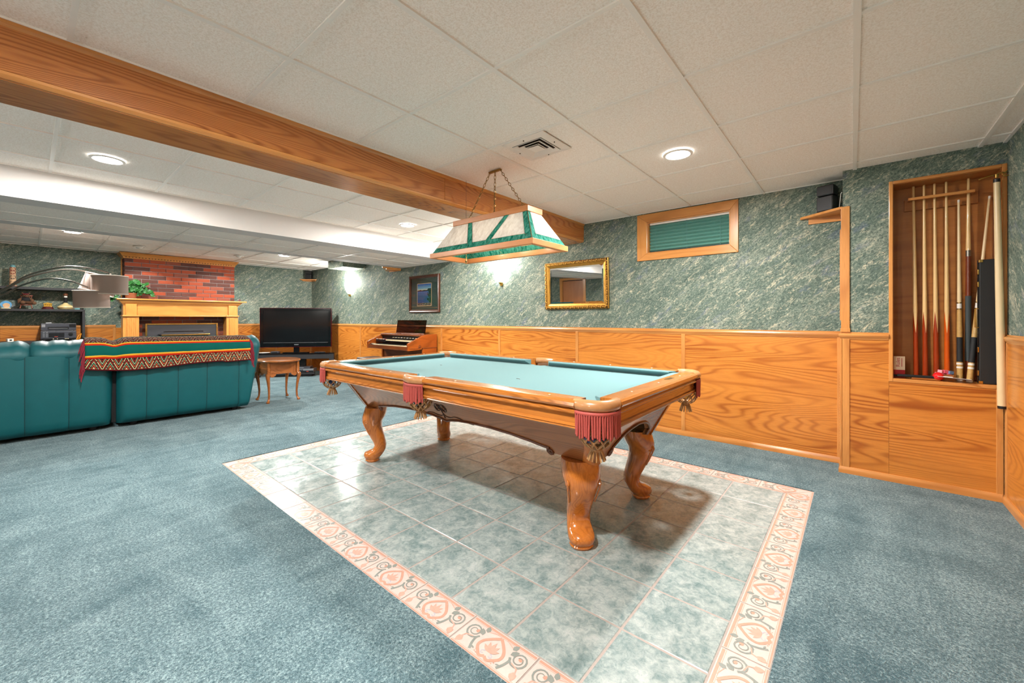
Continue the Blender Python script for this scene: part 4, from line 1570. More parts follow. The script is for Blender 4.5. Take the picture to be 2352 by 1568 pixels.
for f in 'ew':
    tb = .20
    b0, b1, t1 = hx_at(0, False), hx_at(tb, False), hx_at(1, False)
    cw = .046
    for s in (-1,):
        q = [(s * b0, 0), (s * t1, 1), (s * (t1 - .028), 1), (s * (b1 - cw), tb)]
        pane(f, q if s < 0 else q[::-1], 'glass_green')
    pane(f, [(-b0, 0), (b0, 0), (b1, tb), (-(b1 - cw), tb)], 'glass_green')
    pane(f, [(-(b1 - cw), tb), (b1, tb), (t1, 1), (-(t1 - .028), 1)], 'glass_white')
MB().box(-htx + .03, htx - .03, -hty + .03, hty - .03, zt0 + .012, zt0 + .022).build('top_board', 'lamp_wood', lamp)
for x in (-.24, 0, .24):
    so = MB().lathe([(.018, zt0 + .012), (.018, zt0 - .045), (.012, zt0 - .048)], (x, 0, 0), 14).build('bulb_socket', 'old_brass', lamp, smooth=True)
    MB().sphere((x, 0, zt0 - .095), .040, 16, 12, sc=(1, 1, 1.15)).build('bulb', 'bulb_glow', lamp, smooth=True)
    light('pool_lamp_bulb', 'POINT', (LX + x, LY, ZL0 + zt0 - .155), BULB_W, (1, 0.85, 0.66), size=.035)
# chains and ceiling bar
lk = []
a_, b_ = .0075, .0125
for i in range(20):
    t = 2 * PI * i / 20
    lk.append((a_ * math.cos(t), 0, b_ * math.sin(t) * 1.25))
link_me = MB().tube(lk, .0021, 6, closed=True).mesh('chain_link', 'old_brass', smooth=True)
zc = ZC - ZL0 - .012
MB().box(-.058, .058, -.010, .010, zc, zc + .012).build('ceiling_bar', 'old_brass', lamp, bevel=.002)
for (p0, p1) in (((-.055, 0, zc), (-.285, 0, zt0 + ft)), ((0, 0, zc), (-.01, 0, zt0 + ft - .015)), ((.055, 0, zc), (.285, 0, zt0 + ft))):
    A, B = Vector(p0), Vector(p1)
    d = B - A
    n = max(2, int(d.length / .0255))
    ch = MB().tube([A, A + d * .004], .003, 6).build('chain', 'old_brass', lamp)
    q = d.to_track_quat('-Z', 'Y')
    for i in range(n):
        p = A + d * ((i + .5) / n)
        r = q @ Euler((0, 0, (PI / 2) * (i % 2) + .3)).to_quaternion()
        o = inst('chain_link', link_me, ch, p, r.to_euler())

# thin support wire and the brass pull of the lamp
wx, wy = -2.339 - LX, 2.252 - LY
MB().tube([(wx, wy, zt0 + ft * .5), (wx, wy, ZC - ZL0)], .0012, 6).build('support_wire', 'bead_dark', lamp)
MB().tube([(wx, wy, .02), (wx, wy, zt0 - .02)], .0012, 6).build('pull_chain', 'old_brass', lamp)
MB().lathe([(.001, 0), (.006, .004), (.004, .012), (.009, .018), (.0105, .024), (.006, .030), (.004, .050), (.003, .058)], (wx, wy, -.035), 14).build('pull_finial', 'old_brass', lamp, smooth=True)
# ------------------------------------------------------------------ things in the cue alcove
ZN = NZ0 + .0085        # shelf surface


def cue(name_lab, foot, tip, prof, group='cues in the alcove'):
    """prof: list of (t0, t1, r0, r1, material) sections from the butt (0) to the tip (1)"""
    A, B = Vector(foot), Vector(tip)
    t = thing('pool_cue', name_lab, 'cue', tuple(A), group=group)
    d = B - A
    for nm, t0, t1, r0, r1, m in prof:
        MB().tube([d * t0, d * (t0 + (t1 - t0) * .5), d * t1], [r0, (r0 + r1) / 2, r1], 14).build(nm, m, t, smooth=True)
    return t


def prong(t, A, B, t0, t1, r0, r1, m, ang):
    """pointed inlays running up the forearm of a house cue"""
    d = (Vector(B) - Vector(A))
    ax = d.normalized()
    x = Vector((1, 0, 0))
    x = (x - ax * x.dot(ax)).normalized()
    y = ax.cross(x)
    mb = MB()
    n = 9
    rows = []
    for i in range(n + 1):
        f = i / n
        tt = t0 + (t1 - t0) * f
        r = (r0 + (r1 - r0) * f) * 1.03 + .0003
        w = .95 * (1 - f) + .01
        rows.append([d * tt + x * (r * math.cos(ang + w * k)) + y * (r * math.sin(ang + w * k)) for k in (-1, -.5, 0, .5, 1)])
    mb.loft(rows, closed=False)
    mb.build('point_inlay', m, t, smooth=True)


def house_cue(x, xt, col, lab, yb=4.050, ang0=0.0):
    A, B = (x, yb, ZN), (xt, NY - .060, NZ1 - .012)
    t = cue(lab, A, B, [('butt', 0, .235, .0145, .0130, col), ('shaft', .235, 1.0, .0130, .0065, 'cue_maple')])
    for a in (-PI / 2 - .95 + ang0, -PI / 2 + .95 + ang0, PI / 2):
        prong(t, A, B, .230, .345, .0130, .0121, col, a)
    MB().lathe([(.0147, 0), (.0147, .012), (.0140, .014)], (0, 0, -.0), 14).build('bumper', 'black_plastic', t, smooth=True)
    return t


house_cue(.343, .330, 'cue_red', 'house cue with dark red butt, leftmost in the alcove rack')
house_cue(.388, .383, 'cue_red', 'house cue with dark red butt, second from the left in the rack', ang0=.25)
house_cue(.441, .434, 'cue_red', 'house cue with dark red butt, third from the left in the rack', ang0=.6)
house_cue(.492, .490, 'cue_orange', 'house cue with bright orange-red butt, fourth in the rack', ang0=-.1)


def two_piece(A, B, lab, rings=True):
    t = cue(lab, A, B, [('butt_cap', 0, .012, .0145, .0150, 'pearl'), ('butt_sleeve', .012, .105, .0150, .0145, 'cue_birdseye'), ('wrap', .105, .24, .0146, .0138, 'cue_wrap'), ('forearm', .24, .395, .0138, .0115, 'cue_birdseye'),
                        ('joint', .395, .425, .0120, .0118, 'pearl'), ('shaft', .425, .985, .0108, .0062, 'cue_pale'), ('ferrule', .985, 1.0, .0064, .0064, 'pearl')])
    d = Vector(B) - Vector(A)
    for k in (.070, .090):
        MB().tube([d * k, d * (k + .010)], .0158, 14).build('ring', 'pearl', t, smooth=True)
    for k in (.392, .425):
        MB().tube([d * k, d * (k + .006)], .0128, 14).build('ring', 'old_brass', t, smooth=True)
    return t


two_piece((.548, 4.030, ZN), (.548, NY - .055, 1.955), 'birdseye maple cue with black wrap and white rings, upright in the rack')
t = cue('cue with brown forearm and long grey grip, upright at right of the rack', (.588, 4.055, ZN), (.592, NY - .060, NZ1 - .012),
        [('butt', 0, .16, .0150, .0145, 'cue_brown'), ('grip', .10, .42, .0152, .0145, 'cue_grip'), ('forearm', .42, .615, .0138, .0125, 'cue_brown'), ('collar', .615, .645, .0130, .0130, 'steel'), ('shaft', .645, 1.0, .0122, .0068, 'cue_maple')])
two_piece((.586, 4.000, ZN), (.690, 4.098, 1.960), 'birdseye maple cue with white rings leaning to the right behind the black case')

# mechanical bridge stick hung on the front of the casing
A, B = Vector((.706, 3.895, .596)), Vector((.684, 3.895, 2.020))
t = thing('bridge_stick', 'thick pale bridge stick with brass head hanging at the right of the alcove', 'bridge stick', tuple(A))
d = B - A
MB().tube([Vector((0, 0, 0)), d * .012], [.0195, .020], 16).build('end_cap', 'black_plastic', t, smooth=True)
MB().tube([d * .012, d * .5, d * .985], [.0200, .0178, .0142], 16).build('shaft', 'cue_pale', t, smooth=True)
MB().tube([d * .985, d * 1.0], [.0150, .0150], 16).build('collar', 'black_plastic', t, smooth=True)
bp = d * 1.012
hd = MB()
hd.tube([bp + Vector((0, 0, -.010)), bp + Vector((0, 0, .010))], .010, 12)
hd.tube(smoothpath([bp + Vector((-.075, -.002, -.006)), bp + Vector((-.040, -.004, .004)), bp + Vector((0, -.002, .012)), bp + Vector((.022, 0, .020)), bp + Vector((.034, .004, .012)), bp + Vector((.044, .010, .030))], 5), .0038, 8)
hd.tube(smoothpath([bp + Vector((.018, .002, .012)), bp + Vector((.036, .004, -.004)), bp + Vector((.062, .006, .008)), bp + Vector((.064, .008, .050)), bp + Vector((.050, .012, .062))], 5), .0036, 8)
hd.build('bridge_head', 'brass', t, smooth=True)
MB().tube([(bp.x + .02, bp.y + .0, bp.z + .02), (bp.x + .02, YB - .012 - A.y, bp.z + .03)], .003, 8).build('hook', 'brass', t, smooth=True)

# cue case leaning in the right corner
t = thing('cue_case', 'tall black cue case with brass clasps standing in the alcove corner', 'case', (.658, 3.992, ZN), rz=.0)
cs_h = .795
MB().box(-.036, .044, -.040, .026, 0, cs_h).build('body', 'case_black', t, bevel=.004)
MB().box(-.040, -.0365, -.022, -.018, 0, cs_h).build('seam', 'black_gloss', t)
for z in (.05, .20, .62, .70):
    MB().box(-.043, -.036, -.036, -.008, z, z + .034).build('clasp', 'brass', t, bevel=.002)
for z in (.0, cs_h - .018):
    MB().box(-.039, -.020, -.043, -.024, z, z + .018).build('corner_cap', 'brass', t, bevel=.002)
MB().tube([(-.037, -.030, .48), (-.052, -.030, .48), (-.052, -.030, .36), (-.037, -.030, .36)], .004, 8).build('handle', 'brass', t, smooth=True)

# wooden triangle behind it
t = thing('ball_rack', 'wooden triangle rack propped on edge behind the cue case', 'rack', (.630, 4.085, ZN))
Pt = [(0, 0, .008), (.060, -.035, .300), (.062, .015, .008)]
MB().tube([Pt[0], Pt[1], Pt[2]], .008, 4, closed=True).build('bars', 'oak_side', t)

# rule book, upright at the left
t = thing('rule_book', 'cream and red booklet standing against the left side of the alcove', 'book', (NX0 + t_ + .004, 3.995, ZN), rz=.12)
MB().box(0, .058, -.003, .003, .055, .150).build('cover_top', 'paper_cream', t)
MB().box(0, .058, -.003, .003, 0, .055).build('cover_bottom', 'book_red', t)


def text(body, loc, rot, size, mat, parent, extrude=.0003, align='CENTER'):
    c = bpy.data.curves.new('lettering', 'FONT')
    c.body = body
    c.size = size
    c.extrude = extrude
    c.align_x = align
    c.align_y = 'CENTER'
    c.materials.append(M[mat])
    o = bpy.data.objects.new('lettering', c)
    COL.objects.link(o)
    bpy.context.view_layer.update()
    me = bpy.data.meshes.new_from_object(o)
    bpy.data.objects.remove(o)
    o = bpy.data.objects.new('lettering', me)
    COL.objects.link(o)
    o.parent = parent
    o.location = loc
    o.rotation_euler = rot
    return o


text('Rules', (.022, -.0036, .108), (PI / 2, -PI / 2, 0), .030, 'book_red', t)
MB().box(.040, .043, -.0036, -.003, .078, .138).build('small_print', 'book_red', t)

# brush, ball, chalks, leaflet
t = thing('table_brush', 'black-bristled table brush lying at the front of the alcove shelf', 'brush', (.355, 3.962, ZN), rz=.03)
MB().box(-.115, .075, -.016, .016, .012, .028).build('bristles', 'bristle', t, bevel=.005)
MB().box(-.045, .095, -.018, .018, 0, .012).build('back', 'oak_side', t, bevel=.004)
MB().tube([(-.11, 0, .016), (-.135, 0, .018)], [.008, .006], 8).build('handle', 'bristle', t, smooth=True)
tag(MB().sphere((0, 0, 0), .0285, 24, 14).build('pool_ball', 'ball_red', None, smooth=True, loc=(.441, 3.964, ZN + .0285)), 'shiny red ball on the alcove shelf', 'ball')
t = thing('chalk_box', 'small wooden box full of chalk cubes on the alcove shelf', 'box', (.470, 4.005, ZN))
mb = MB().box(-.045, .045, -.022, -.018, 0, .042).box(-.045, .045, .018, .022, 0, .042).box(-.045, -.041, -.018, .018, 0, .042).box(.041, .045, -.018, .018, 0, .042).box(-.041, .041, -.018, .018, 0, .030)
mb.build('tray', 'oak_side', t)
ck = {m: MB().box(-.011, .011, -.011, .011, 0, .020).mesh('chalk_cube', m) for m in ('chalk_pink', 'chalk_pale', 'chalk_blue')}
for i, (x, y, z, m, r) in enumerate([(-.028, 0, .031, 'chalk_pale', .3), (-.004, .004, .031, 'chalk_pink', .8), (.022, 0, .031, 'chalk_pink', .1), (.030, -.006, .046, 'chalk_blue', .5), (-.015, -.004, .050, 'chalk_pale', 1.1), (.008, -.004, .050, 'chalk_pink', .4)]):
    o = inst('chalk_cube', ck[m], None, (.470 + x, 4.005 + y, ZN + z), (0.05, .1, r))
    tag(o, ['pale pink chalk cube at the left of the small wooden box', 'bright pink chalk cube in the middle of the small wooden box', 'bright pink chalk cube at the right of the small wooden box', 'grey-blue chalk cube on top of the others in the small box', 'pale pink chalk cube on top of the pile in the small box', 'bright pink chalk cube on top of the pile in the small box'][i], 'chalk', 'chalk cubes in the box')
t = thing('leaflet', 'white printed sheet lying over the front edge of the alcove shelf', 'leaflet', (.515, 3.955, ZN + .022), rz=-.18)
R0 = (-.16, .04, 0)
MB().obox((0, 0, 0), (.150, .110, .0012), R0).build('sheet', 'paper_white', t)
for k in range(8):
    MB().obox((.020, .038 - k * .0095, .0012 + (.038 - k * .0095) * -.16), (.085 - (k % 3) * .012, .0035, .0006), R0).build('text_line', 'paper_ink', t)
MB().obox((-.052, .030, -.0035), (.026, .028, .0006), R0).build('photo', 'paper_ink', t)
MB().obox((-.030, -.030, .0085), (.040, .028, .006), (-.16, .04, .3)).build('eraser', 'white_gloss', t)
# ------------------------------------------------------------------ mirror, picture, sconces, speakers on the long wall
def uvbox(o, x0, x1, z0, z1):
    me = o.data
    lay = me.uv_layers.new(name='UVMap')
    for lp in me.loops:
        c = me.vertices[lp.vertex_index].co
        lay.data[lp.index].uv = ((c.x - x0) / (x1 - x0), (c.z - z0) / (z1 - z0))


def rect_frame(parent, hx, z0, z1, w, prof, nm, m):
    """four mitred frame members; prof: (inward, depth toward the room) polyline"""
    cs_ = [(-hx, z0), (hx, z0), (hx, z1), (-hx, z1)]
    inn = lambda i, o: {0: (-hx + o, z0 + o), 1: (hx - o, z0 + o), 2: (hx - o, z1 - o), 3: (-hx + o, z1 - o)}[i]
    for i in range(4):
        j = (i + 1) % 4
        r0 = [(inn(i, o)[0], -d, inn(i, o)[1]) for o, d in prof]
        r1 = [(inn(j, o)[0], -d, inn(j, o)[1]) for o, d in prof]
        MB().loft([r0, r1]).build(nm, m, parent, smooth=True, angle=30)


mir = thing('wall_mirror', 'rectangular mirror in an ornate gilt frame on the long wall', 'mirror', (-2.475, YR - .002, 1.268))
mir.rotation_euler = (math.radians(1.3), 0, 0)
hx, hz = .425, .563
rect_frame(mir, hx, 0, hz, .07, [(0, 0), (0, .024), (.010, .032), (.030, .034), (.038, .024), (.052, .022), (.066, .012), (.066, 0)], 'frame_member', 'gold_leaf')
rect_frame(mir, hx - .006, .006, hz - .006, .03, [(0, .028), (.004, .0345), (.020, .0352), (.026, .030), (.026, .02), (0, .02)], 'crevice_shade_band', 'gilt_crevice_shade')  # dark band paints crevice shade behind the carved leaves
MB().box(-hx + .064, hx - .064, -.009, -.004, .064, hz - .064).build('mirror_glass', 'mirror', mir)
bw = .018
x0, x1, z0, z1 = -hx + .066, hx - .066, .066, hz - .066
for poly in ([(x0, z0), (x1, z0), (x1 - bw, z0 + bw), (x0 + bw, z0 + bw)], [(x1, z0), (x1, z1), (x1 - bw, z1 - bw), (x1 - bw, z0 + bw)], [(x1, z1), (x0, z1), (x0 + bw, z1 - bw), (x1 - bw, z1 - bw)], [(x0, z1), (x0, z0), (x0 + bw, z0 + bw), (x0 + bw, z1 - bw)]):
    n_ = [(x, -.0095 if i < 2 else -.0112, z) for i, (x, z) in enumerate(poly)]
    MB().add(n_, [(0, 1, 2, 3)]).build('mirror_bevel', 'mirror', mir)
# carved leaves round the rim
cm = MB()
cm.sphere((0, 0, 0), .0085, 8, 6, sc=(1.5, .9, .8))
cm.sphere((.010, -.002, .006), .006, 7, 5, sc=(1.2, .9, 1))
cm.sphere((-.008, -.003, -.006), .006, 7, 5, sc=(1.1, .9, 1))
leaf_me = cm.mesh('carved_leaf', 'gold_leaf', smooth=True)
for (ax, az, bx_, bz) in ((-hx + .02, .02, hx - .02, .02), (hx - .02, .02, hx - .02, hz - .02), (hx - .02, hz - .02, -hx + .02, hz - .02), (-hx + .02, hz - .02, -hx + .02, .02)):
    ln = math.hypot(bx_ - ax, bz - az)
    n = int(ln / .027)
    for i in range(n):
        f = (i + .5) / n
        inst('carved_leaf', leaf_me, mir, (ax + (bx_ - ax) * f, -.035, az + (bz - az) * f), (0, math.atan2(bz - az, bx_ - ax) * -1 + (.5 if i % 2 else -.5), 0))

pic = thing('framed_picture', 'dark wooden picture frame with a blue lake print, beside the organ', 'picture', (-5.298, YR - .002, 1.255))
hx, hz = .387, .606
rect_frame(pic, hx, 0, hz, .05, [(0, 0), (0, .026), (.012, .034), (.020, .032), (.034, .024), (.046, .018), (.046, 0)], 'frame_member', 'frame_wood')
MB().box(-hx + .045, hx - .045, -.008, -.004, .045, hz - .045).build('mat_board', 'mat_green', pic)
MB().box(-.185, .185, -.0095, -.008, .105, .475).build('mat_edge', 'mat_gold', pic)
o = MB().box(-.175, .175, -.0105, -.0095, .115, .465).build('lake_print', 'lake_print', pic)
uvbox(o, -.175, .175, .115, .465)
MB().box(-hx + .046, hx - .046, -.0150, -.0135, .046, hz - .046).build('glazing', 'clear_glass', pic)


def sconce(x, lab, y=YR, rz=0.0):
    t = thing('wall_sconce', lab, 'wall lamp', (x, y, 1.600), rz, group='glowing wall sconces')
    MB().lathe([(.001, 0), (.008, .004), (.012, .014), (.007, .022), (.016, .030), (.024, .040), (.026, .052), (.020, .058)], (0, -.030, -.006), 14).build('bracket', 'brass', t, smooth=True)
    MB().box(-.018, .018, -.020, 0, .0, .07).build('wall_plate', 'brass', t, bevel=.003)
    # upward half bowl of white glass
    rings = []
    for r, z in ((.020, .050), (.050, .062), (.085, .100), (.108, .150), (.120, .205), (.124, .235)):
        rings.append([(r * math.cos(PI + PI * i / 18), -.004 + r * .85 * math.sin(PI + PI * i / 18), z) for i in range(19)])
    o = MB().loft(rings, closed=False).build('glass_shade', 'sconce_glow', t, smooth=True)
    s_ = o.modifiers.new('solid', 'SOLIDIFY')
    s_.thickness = .004
    light('sconce_lamp', 'POINT', (x, y - .075 * math.cos(rz), 1.880), SCONCE_W, (1, .95, .88), size=.05)


sconce(-3.635, 'brightly lit wall sconce between the picture and the mirror')
sconce(-7.652, 'brightly lit wall sconce near the far corner, under the papered box')
sconce(-3.10, 'added unseen sconce lifting the ceiling light, behind the camera beyond the oak beam', YN, PI)  # unseen fill lamp, added to brighten the ceiling
sconce(-0.90, 'added unseen sconce lifting the ceiling light, behind the camera at the right', YN, PI)  # second added fill lamp for the ceiling, also out of view


def corner_shelf(corner, sx, sy, a, b, z, lab, lip=.05):
    """triangular oak shelf: corner point, directions of the two legs and their lengths"""
    t = thing('corner_shelf', lab, 'shelf', (corner[0], corner[1], z - .02), group='corner speaker shelves')
    P = [(0, 0), (sx * a, 0), (sx * a, sy * .02), (sx * .02, sy * b), (0, sy * b)]
    MB().prism(P if sx * sy > 0 else P[::-1], 0, .02).build('shelf_board', 'oak_trim', t, bevel=.003)
    MB().box(min(0, sx * a * .8), max(0, sx * a * .8), min(0, sy * .012), max(0, sy * .012), -lip, 0).build('cleat', 'oak_trim', t)
    MB().box(min(0, sx * .012), max(0, sx * .012), min(sy * .012, sy * b * .8), max(sy * .012, sy * b * .8), -lip, 0).build('cleat', 'oak_trim_y', t)
    return t


def speaker(c, rz, lab, w=.112, d=.10, h=.20):
    t = thing('speaker', lab, 'speaker', c, rz, group='small black cube speakers')
    MB().box(-w / 2, w / 2, -d / 2, d / 2, 0, h * .59).build('lower_cube', 'black_plastic', t, bevel=.008)
    MB().obox((0, -.002, h * .60 + h * .20), (w * .98, d, h * .39), (0, 0, .10)).build('upper_cube', 'black_plastic', t, bevel=.008)
    MB().box(-w / 2 + .006, w / 2 - .006, -d / 2 - .003, -d / 2, .008, h * .56).build('grille', 'black_matte', t, bevel=.003)
    MB().obox((0, -d / 2 - .004, h * .80), (w * .86, .003, h * .32), (0, 0, .10)).build('grille', 'black_matte', t)
    return t


corner_shelf((BX0 - .001, YR - .001), -1, -1, .275, .228, 1.992, 'triangular oak corner shelf beside the cue alcove wall', .045)
speaker((-.150, 4.085, 1.9925), -.35, 'stacked black cube speaker on the corner shelf by the cue alcove', h=.205)
MB_cord = MB().tube(smoothpath([(-.085, 4.10, 2.0), (-.078, 4.04, 1.998), (-.072, 3.99, 2.04), (-.066, 3.96, 2.09), (-.060, 3.945, 2.10)], 6), .0022, 6)
tag(MB_cord.build('speaker_cable', 'white_gloss', None, smooth=True), 'thin white cable looping behind the speaker beside the cue alcove', 'cable')
corner_shelf((XF + .001, YR - .001), 1, -1, .26, .26, 2.035, 'triangular oak corner shelf in the far corner over the television', .02)
speaker((-9.262, 4.062, 2.0355), .70, 'stacked black cube speaker in the far corner over the television', w=.13, d=.09, h=.185)
corner_shelf((SOF0 - .001, YR - .001), -1, -1, .42, .36, 2.022, 'oak corner shelf tucked behind the ceiling soffit', .02)
# ------------------------------------------------------------------ fireplace
XB = -9.12                       # brick face
CY0, CY1 = 1.027, 2.582
fp = thing('fireplace', 'brick chimney breast with oak mantel and black stove insert', 'fireplace', (XF, 1.8, 0))
def W2F(x, y, z):
    return (x - XF, y - 1.8, z)
def fbox(mb, x0, x1, y0, y1, z0, z1):
    return mb.box(x0 - XF, x1 - XF, y0 - 1.8, y1 - 1.8, z0, z1)
fbox(MB(), XF + .001, XB - .006, CY0 + .006, CY1 - .006, 0, ZC - .002).build('mortar_core', 'mortar', fp)
BRL, BRH, PL, PH = .203, .057, .213, .0672
brick_full = {m: MB().box(0, .012, 0, BRL, 0, BRH).mesh('brick', m) for m in ('brick_red', 'brick_brown', 'brick_rose')}


def lay(y0, y1, z0, z1, row0, skip=None):
    r = 0
    z = z0
    while z < z1 - .01:
        h = min(BRH, z1 - z)
        y = y0 - (PL / 2 if (r + row0) % 2 else 0) - .0
        k = 0
        while y < y1 - .005:
            a, b = max(y, y0), min(y + BRL, y1)
            if b - a > .02 and not (skip and skip(a, b, z, z + h)):
                q = ((r + row0) * 3 + k * 2 + ((r + row0) // 2)) % 5
                m = 'brick_brown' if q in (1, 4) else ('brick_rose' if (q == 2 and r % 3 == 0) else 'brick_red')
                o = inst('brick', brick_full[m], fp, W2F(XB - .006 - random.uniform(0, .0012), a, z), (0, 0, 0), (1, (b - a) / BRL, h / BRH))
            y += PL
            k += 1
        z += PH
        r += 1


lay(CY0, CY1, 1.490, 2.176, 0)
INS0, INS1, INSZ = 1.291, 2.292, 1.062
lay(1.150, 2.440, .06, 1.215, 1, lambda a, b, z0, z1: (a > INS0 - .05 and b < INS1 + .05 and z0 < INSZ - .02))
# side return of the chimney
z, r = 1.49, 0
ret = MB().box(0, .20, 0, .012, 0, BRH).mesh('brick', 'brick_brown')
while z < 2.15:
    inst('brick', ret, fp, W2F(XF + .035, CY0 - .006, z))
    z += PH
fbox(MB(), XF, XF + .03, CY0 - .02, CY0, 1.46, 2.18).build('chimney_trim', 'oak_mantel_z', fp)
fbox(MB(), XF, XF + .03, CY1, CY1 + .012, 1.46, 2.18).build('chimney_trim', 'oak_mantel_z', fp)
# crown with dentils
CROWN = [(0, 2.150), (.010, 2.152), (.014, 2.168), (.016, 2.180), (.034, 2.196), (.048, 2.222), (.060, 2.230), (.060, ZC - .003), (0, ZC - .003)]
path = [(XF - XF + .002, CY0 - .006 - 1.8), (XB - XF, CY0 - .006 - 1.8), (XB - XF, CY1 - 1.8), (.002, CY1 - 1.8)]
MB().sweep(CROWN, path).build('crown', 'oak_mantel', fp, smooth=True, angle=30)
dm = MB().box(0, .010, 0, .016, 0, .020).mesh('dentil', 'oak_mantel')
dk = MB().box(0, .003, 0, .012, 0, .014).mesh('dentil_gap', 'carve_dark')
n = 37
for i in range(n):
    y = CY0 + .01 + (CY1 - CY0 - .03) * i / n
    inst('dentil_gap', dk, fp, W2F(XB + .0155, y, 2.166))
# mantel
MX = -8.86
for (a, b) in ((.985, 1.180), (2.400, 2.590)):
    mb = MB()
    fbox(mb, XB - .004, MX - .06, a, b, .0, 1.190)
    mb.build('pilaster', 'oak_mantel_z', fp, bevel=.003)
    pl = fbox(MB(), MX - .06, MX - .048, a + .045, b - .045, .14, 1.170).build('pilaster_panel', 'oak_mantel_z', fp)
    for k in range(4):
        y = a + .058 + k * (b - a - .116) / 3.0
        fbox(MB(), MX - .048, MX - .043, y - .006, y + .006, .16, 1.150).build('flute', 'oak_mantel_z', fp, bevel=.002)
    fbox(MB(), XB - .004, MX - .030, a - .008, b + .008, 1.190, 1.215).build('pilaster_cap', 'oak_mantel', fp, bevel=.004)
    fbox(MB(), XB - .004, MX - .045, a + .03, b - .03, 1.215, 1.400).build('frieze_block', 'oak_mantel_z', fp, bevel=.003)
    fbox(MB(), XB - .004, MX - .050, a - .006, b + .006, 0, .14).build('plinth', 'oak_mantel_z', fp, bevel=.003)
fbox(MB(), XB - .004, MX - .075, .990, 2.585, 1.215, 1.410).build('frieze', 'oak_mantel', fp, bevel=.002)
fbox(MB(), XB - .004, MX - .050, 1.180, 2.400, 1.190, 1.212).build('frieze_bead', 'oak_mantel', fp, bevel=.005)
MANT = [(0, 1.385), (.008, 1.385), (.014, 1.400), (.030, 1.412), (.034, 1.424), (.052, 1.440), (.060, 1.452), (.060, 1.458), (0, 1.458)]
MB().sweep(MANT, [(XB - XF, .990 - 1.8), (MX - .075 - XF, .990 - 1.8), (MX - .075 - XF, 2.585 - 1.8), (XB - XF, 2.585 - 1.8)]).build('mantel_cove', 'oak_mantel', fp, smooth=True, angle=30)
fbox(MB(), XB - .004, MX + .012, .905, 2.715, 1.458, 1.482).build('mantel_shelf', 'oak_mantel', fp, bevel=.006)
# insert
mb = MB()
fbox(mb, XB - .004, XB + .035, INS0, INS1, .06, INSZ)
ins = mb.build('stove_insert', 'stove_black', fp, bevel=.004)
for (a, b, c, d) in ((INS0 - .012, INS0 + .012, .06, INSZ + .012), (INS1 - .012, INS1 + .012, .06, INSZ + .012), (INS0 + .012, INS1 - .012, INSZ - .012, INSZ + .012)):
    fbox(MB(), XB - .002, XB + .045, a, b, c, d).build('brass_trim', 'brass', ins, bevel=.003)
fbox(MB(), XB + .030, XB + .190, 1.47, 2.12, .55, .885).build('firebox_front', 'black_plastic', ins, bevel=.006)
MB().prism([(1.44 - 1.8, .885), (2.16 - 1.8, .885), (2.09 - 1.8, .920), (1.51 - 1.8, .920)], XB + .03 - XF, XB + .22 - XF, 'yz').build('hood', 'stove_black', ins)
fbox(MB(), XB + .20, XB + .235, 1.46, 2.14, .868, .885).build('hood_trim', 'brass', ins, bevel=.003)
fbox(MB(), XB + .036, XB + .040, 1.52, 2.08, .925, .935).build('vent_slot', 'black_gloss', ins)

# ivy in its pot
iv = thing('potted_ivy', 'trailing green ivy in a brown pot at the left end of the mantel', 'plant', (-8.965, 1.085, 1.4825))
MB().lathe([(.050, 0), (.066, .010), (.078, .060), (.086, .085), (.080, .090), (.070, .080)], (0, 0, 0), 20).build('pot', 'terracotta', iv, smooth=True)
lf = MB()
pts = [(0, 0), (.020, -.014), (.034, -.004), (.026, .012), (.040, .020), (.024, .028), (.018, .046), (0, .060), (-.018, .046), (-.024, .028), (-.040, .020), (-.026, .012), (-.034, -.004), (-.020, -.014)]
lf.add([(0, .022, .004)] + [(x, y, -.003 if i % 2 else 0.0) for i, (x, y) in enumerate(pts)], [(0, i + 1, (i + 1) % 14 + 1) for i in range(14)])
leaf_m = lf.mesh('ivy_leaf', 'ivy')
rnd = random.Random(3)
stems = MB()
def ivleaf(p, s):
    d = Vector((rnd.uniform(.3, 1.0), rnd.uniform(-.7, .5), rnd.uniform(.0, .9)))
    q = d.to_track_quat('Z', 'Y') @ Euler((0, 0, rnd.uniform(0, 6.28))).to_quaternion()
    s *= 1.15
    inst('leaf', leaf_m, iv, p, q.to_euler(), (s, s, s))
for k in range(26):
    a = rnd.uniform(0, 2 * PI)
    r = rnd.uniform(.05, .17)
    h = rnd.uniform(.14, .32) - r * .35
    top = Vector((r * .7 * math.cos(a), r * 1.25 * math.sin(a), h))
    P = bez((0, 0, .07), (top.x * .5, top.y * .5, h * 1.1), tuple(top), 8)
    stems.tube(P, .0022, 5)
    for q in (2, 3, 4, 5, 6, 7, 8):
        ivleaf((P[q][0] + rnd.uniform(-.02, .02), P[q][1] + rnd.uniform(-.02, .02), P[q][2] + rnd.uniform(-.01, .02)), rnd.uniform(.75, 1.25))
for k in range(7):
    s = -1 if k < 5 else 1
    e = (rnd.uniform(.04, .12), s * rnd.uniform(.18, .30), rnd.uniform(-.09, .06) if s < 0 else rnd.uniform(.02, .14))
    P = bez((0, 0, .08), (e[0] * .8, e[1] * .6, .16), e, 9)
    if e[2] < .04 and abs(e[1]) < .19:
        continue
    stems.tube(P, .0022, 5)
    for q in (4, 5, 6, 7, 8, 9):
        ivleaf((P[q][0] + rnd.uniform(-.02, .02), P[q][1] + rnd.uniform(-.015, .015), P[q][2] + rnd.uniform(0, .02)), rnd.uniform(.7, 1.1))
stems.build('stem', 'ivy', iv, smooth=True)
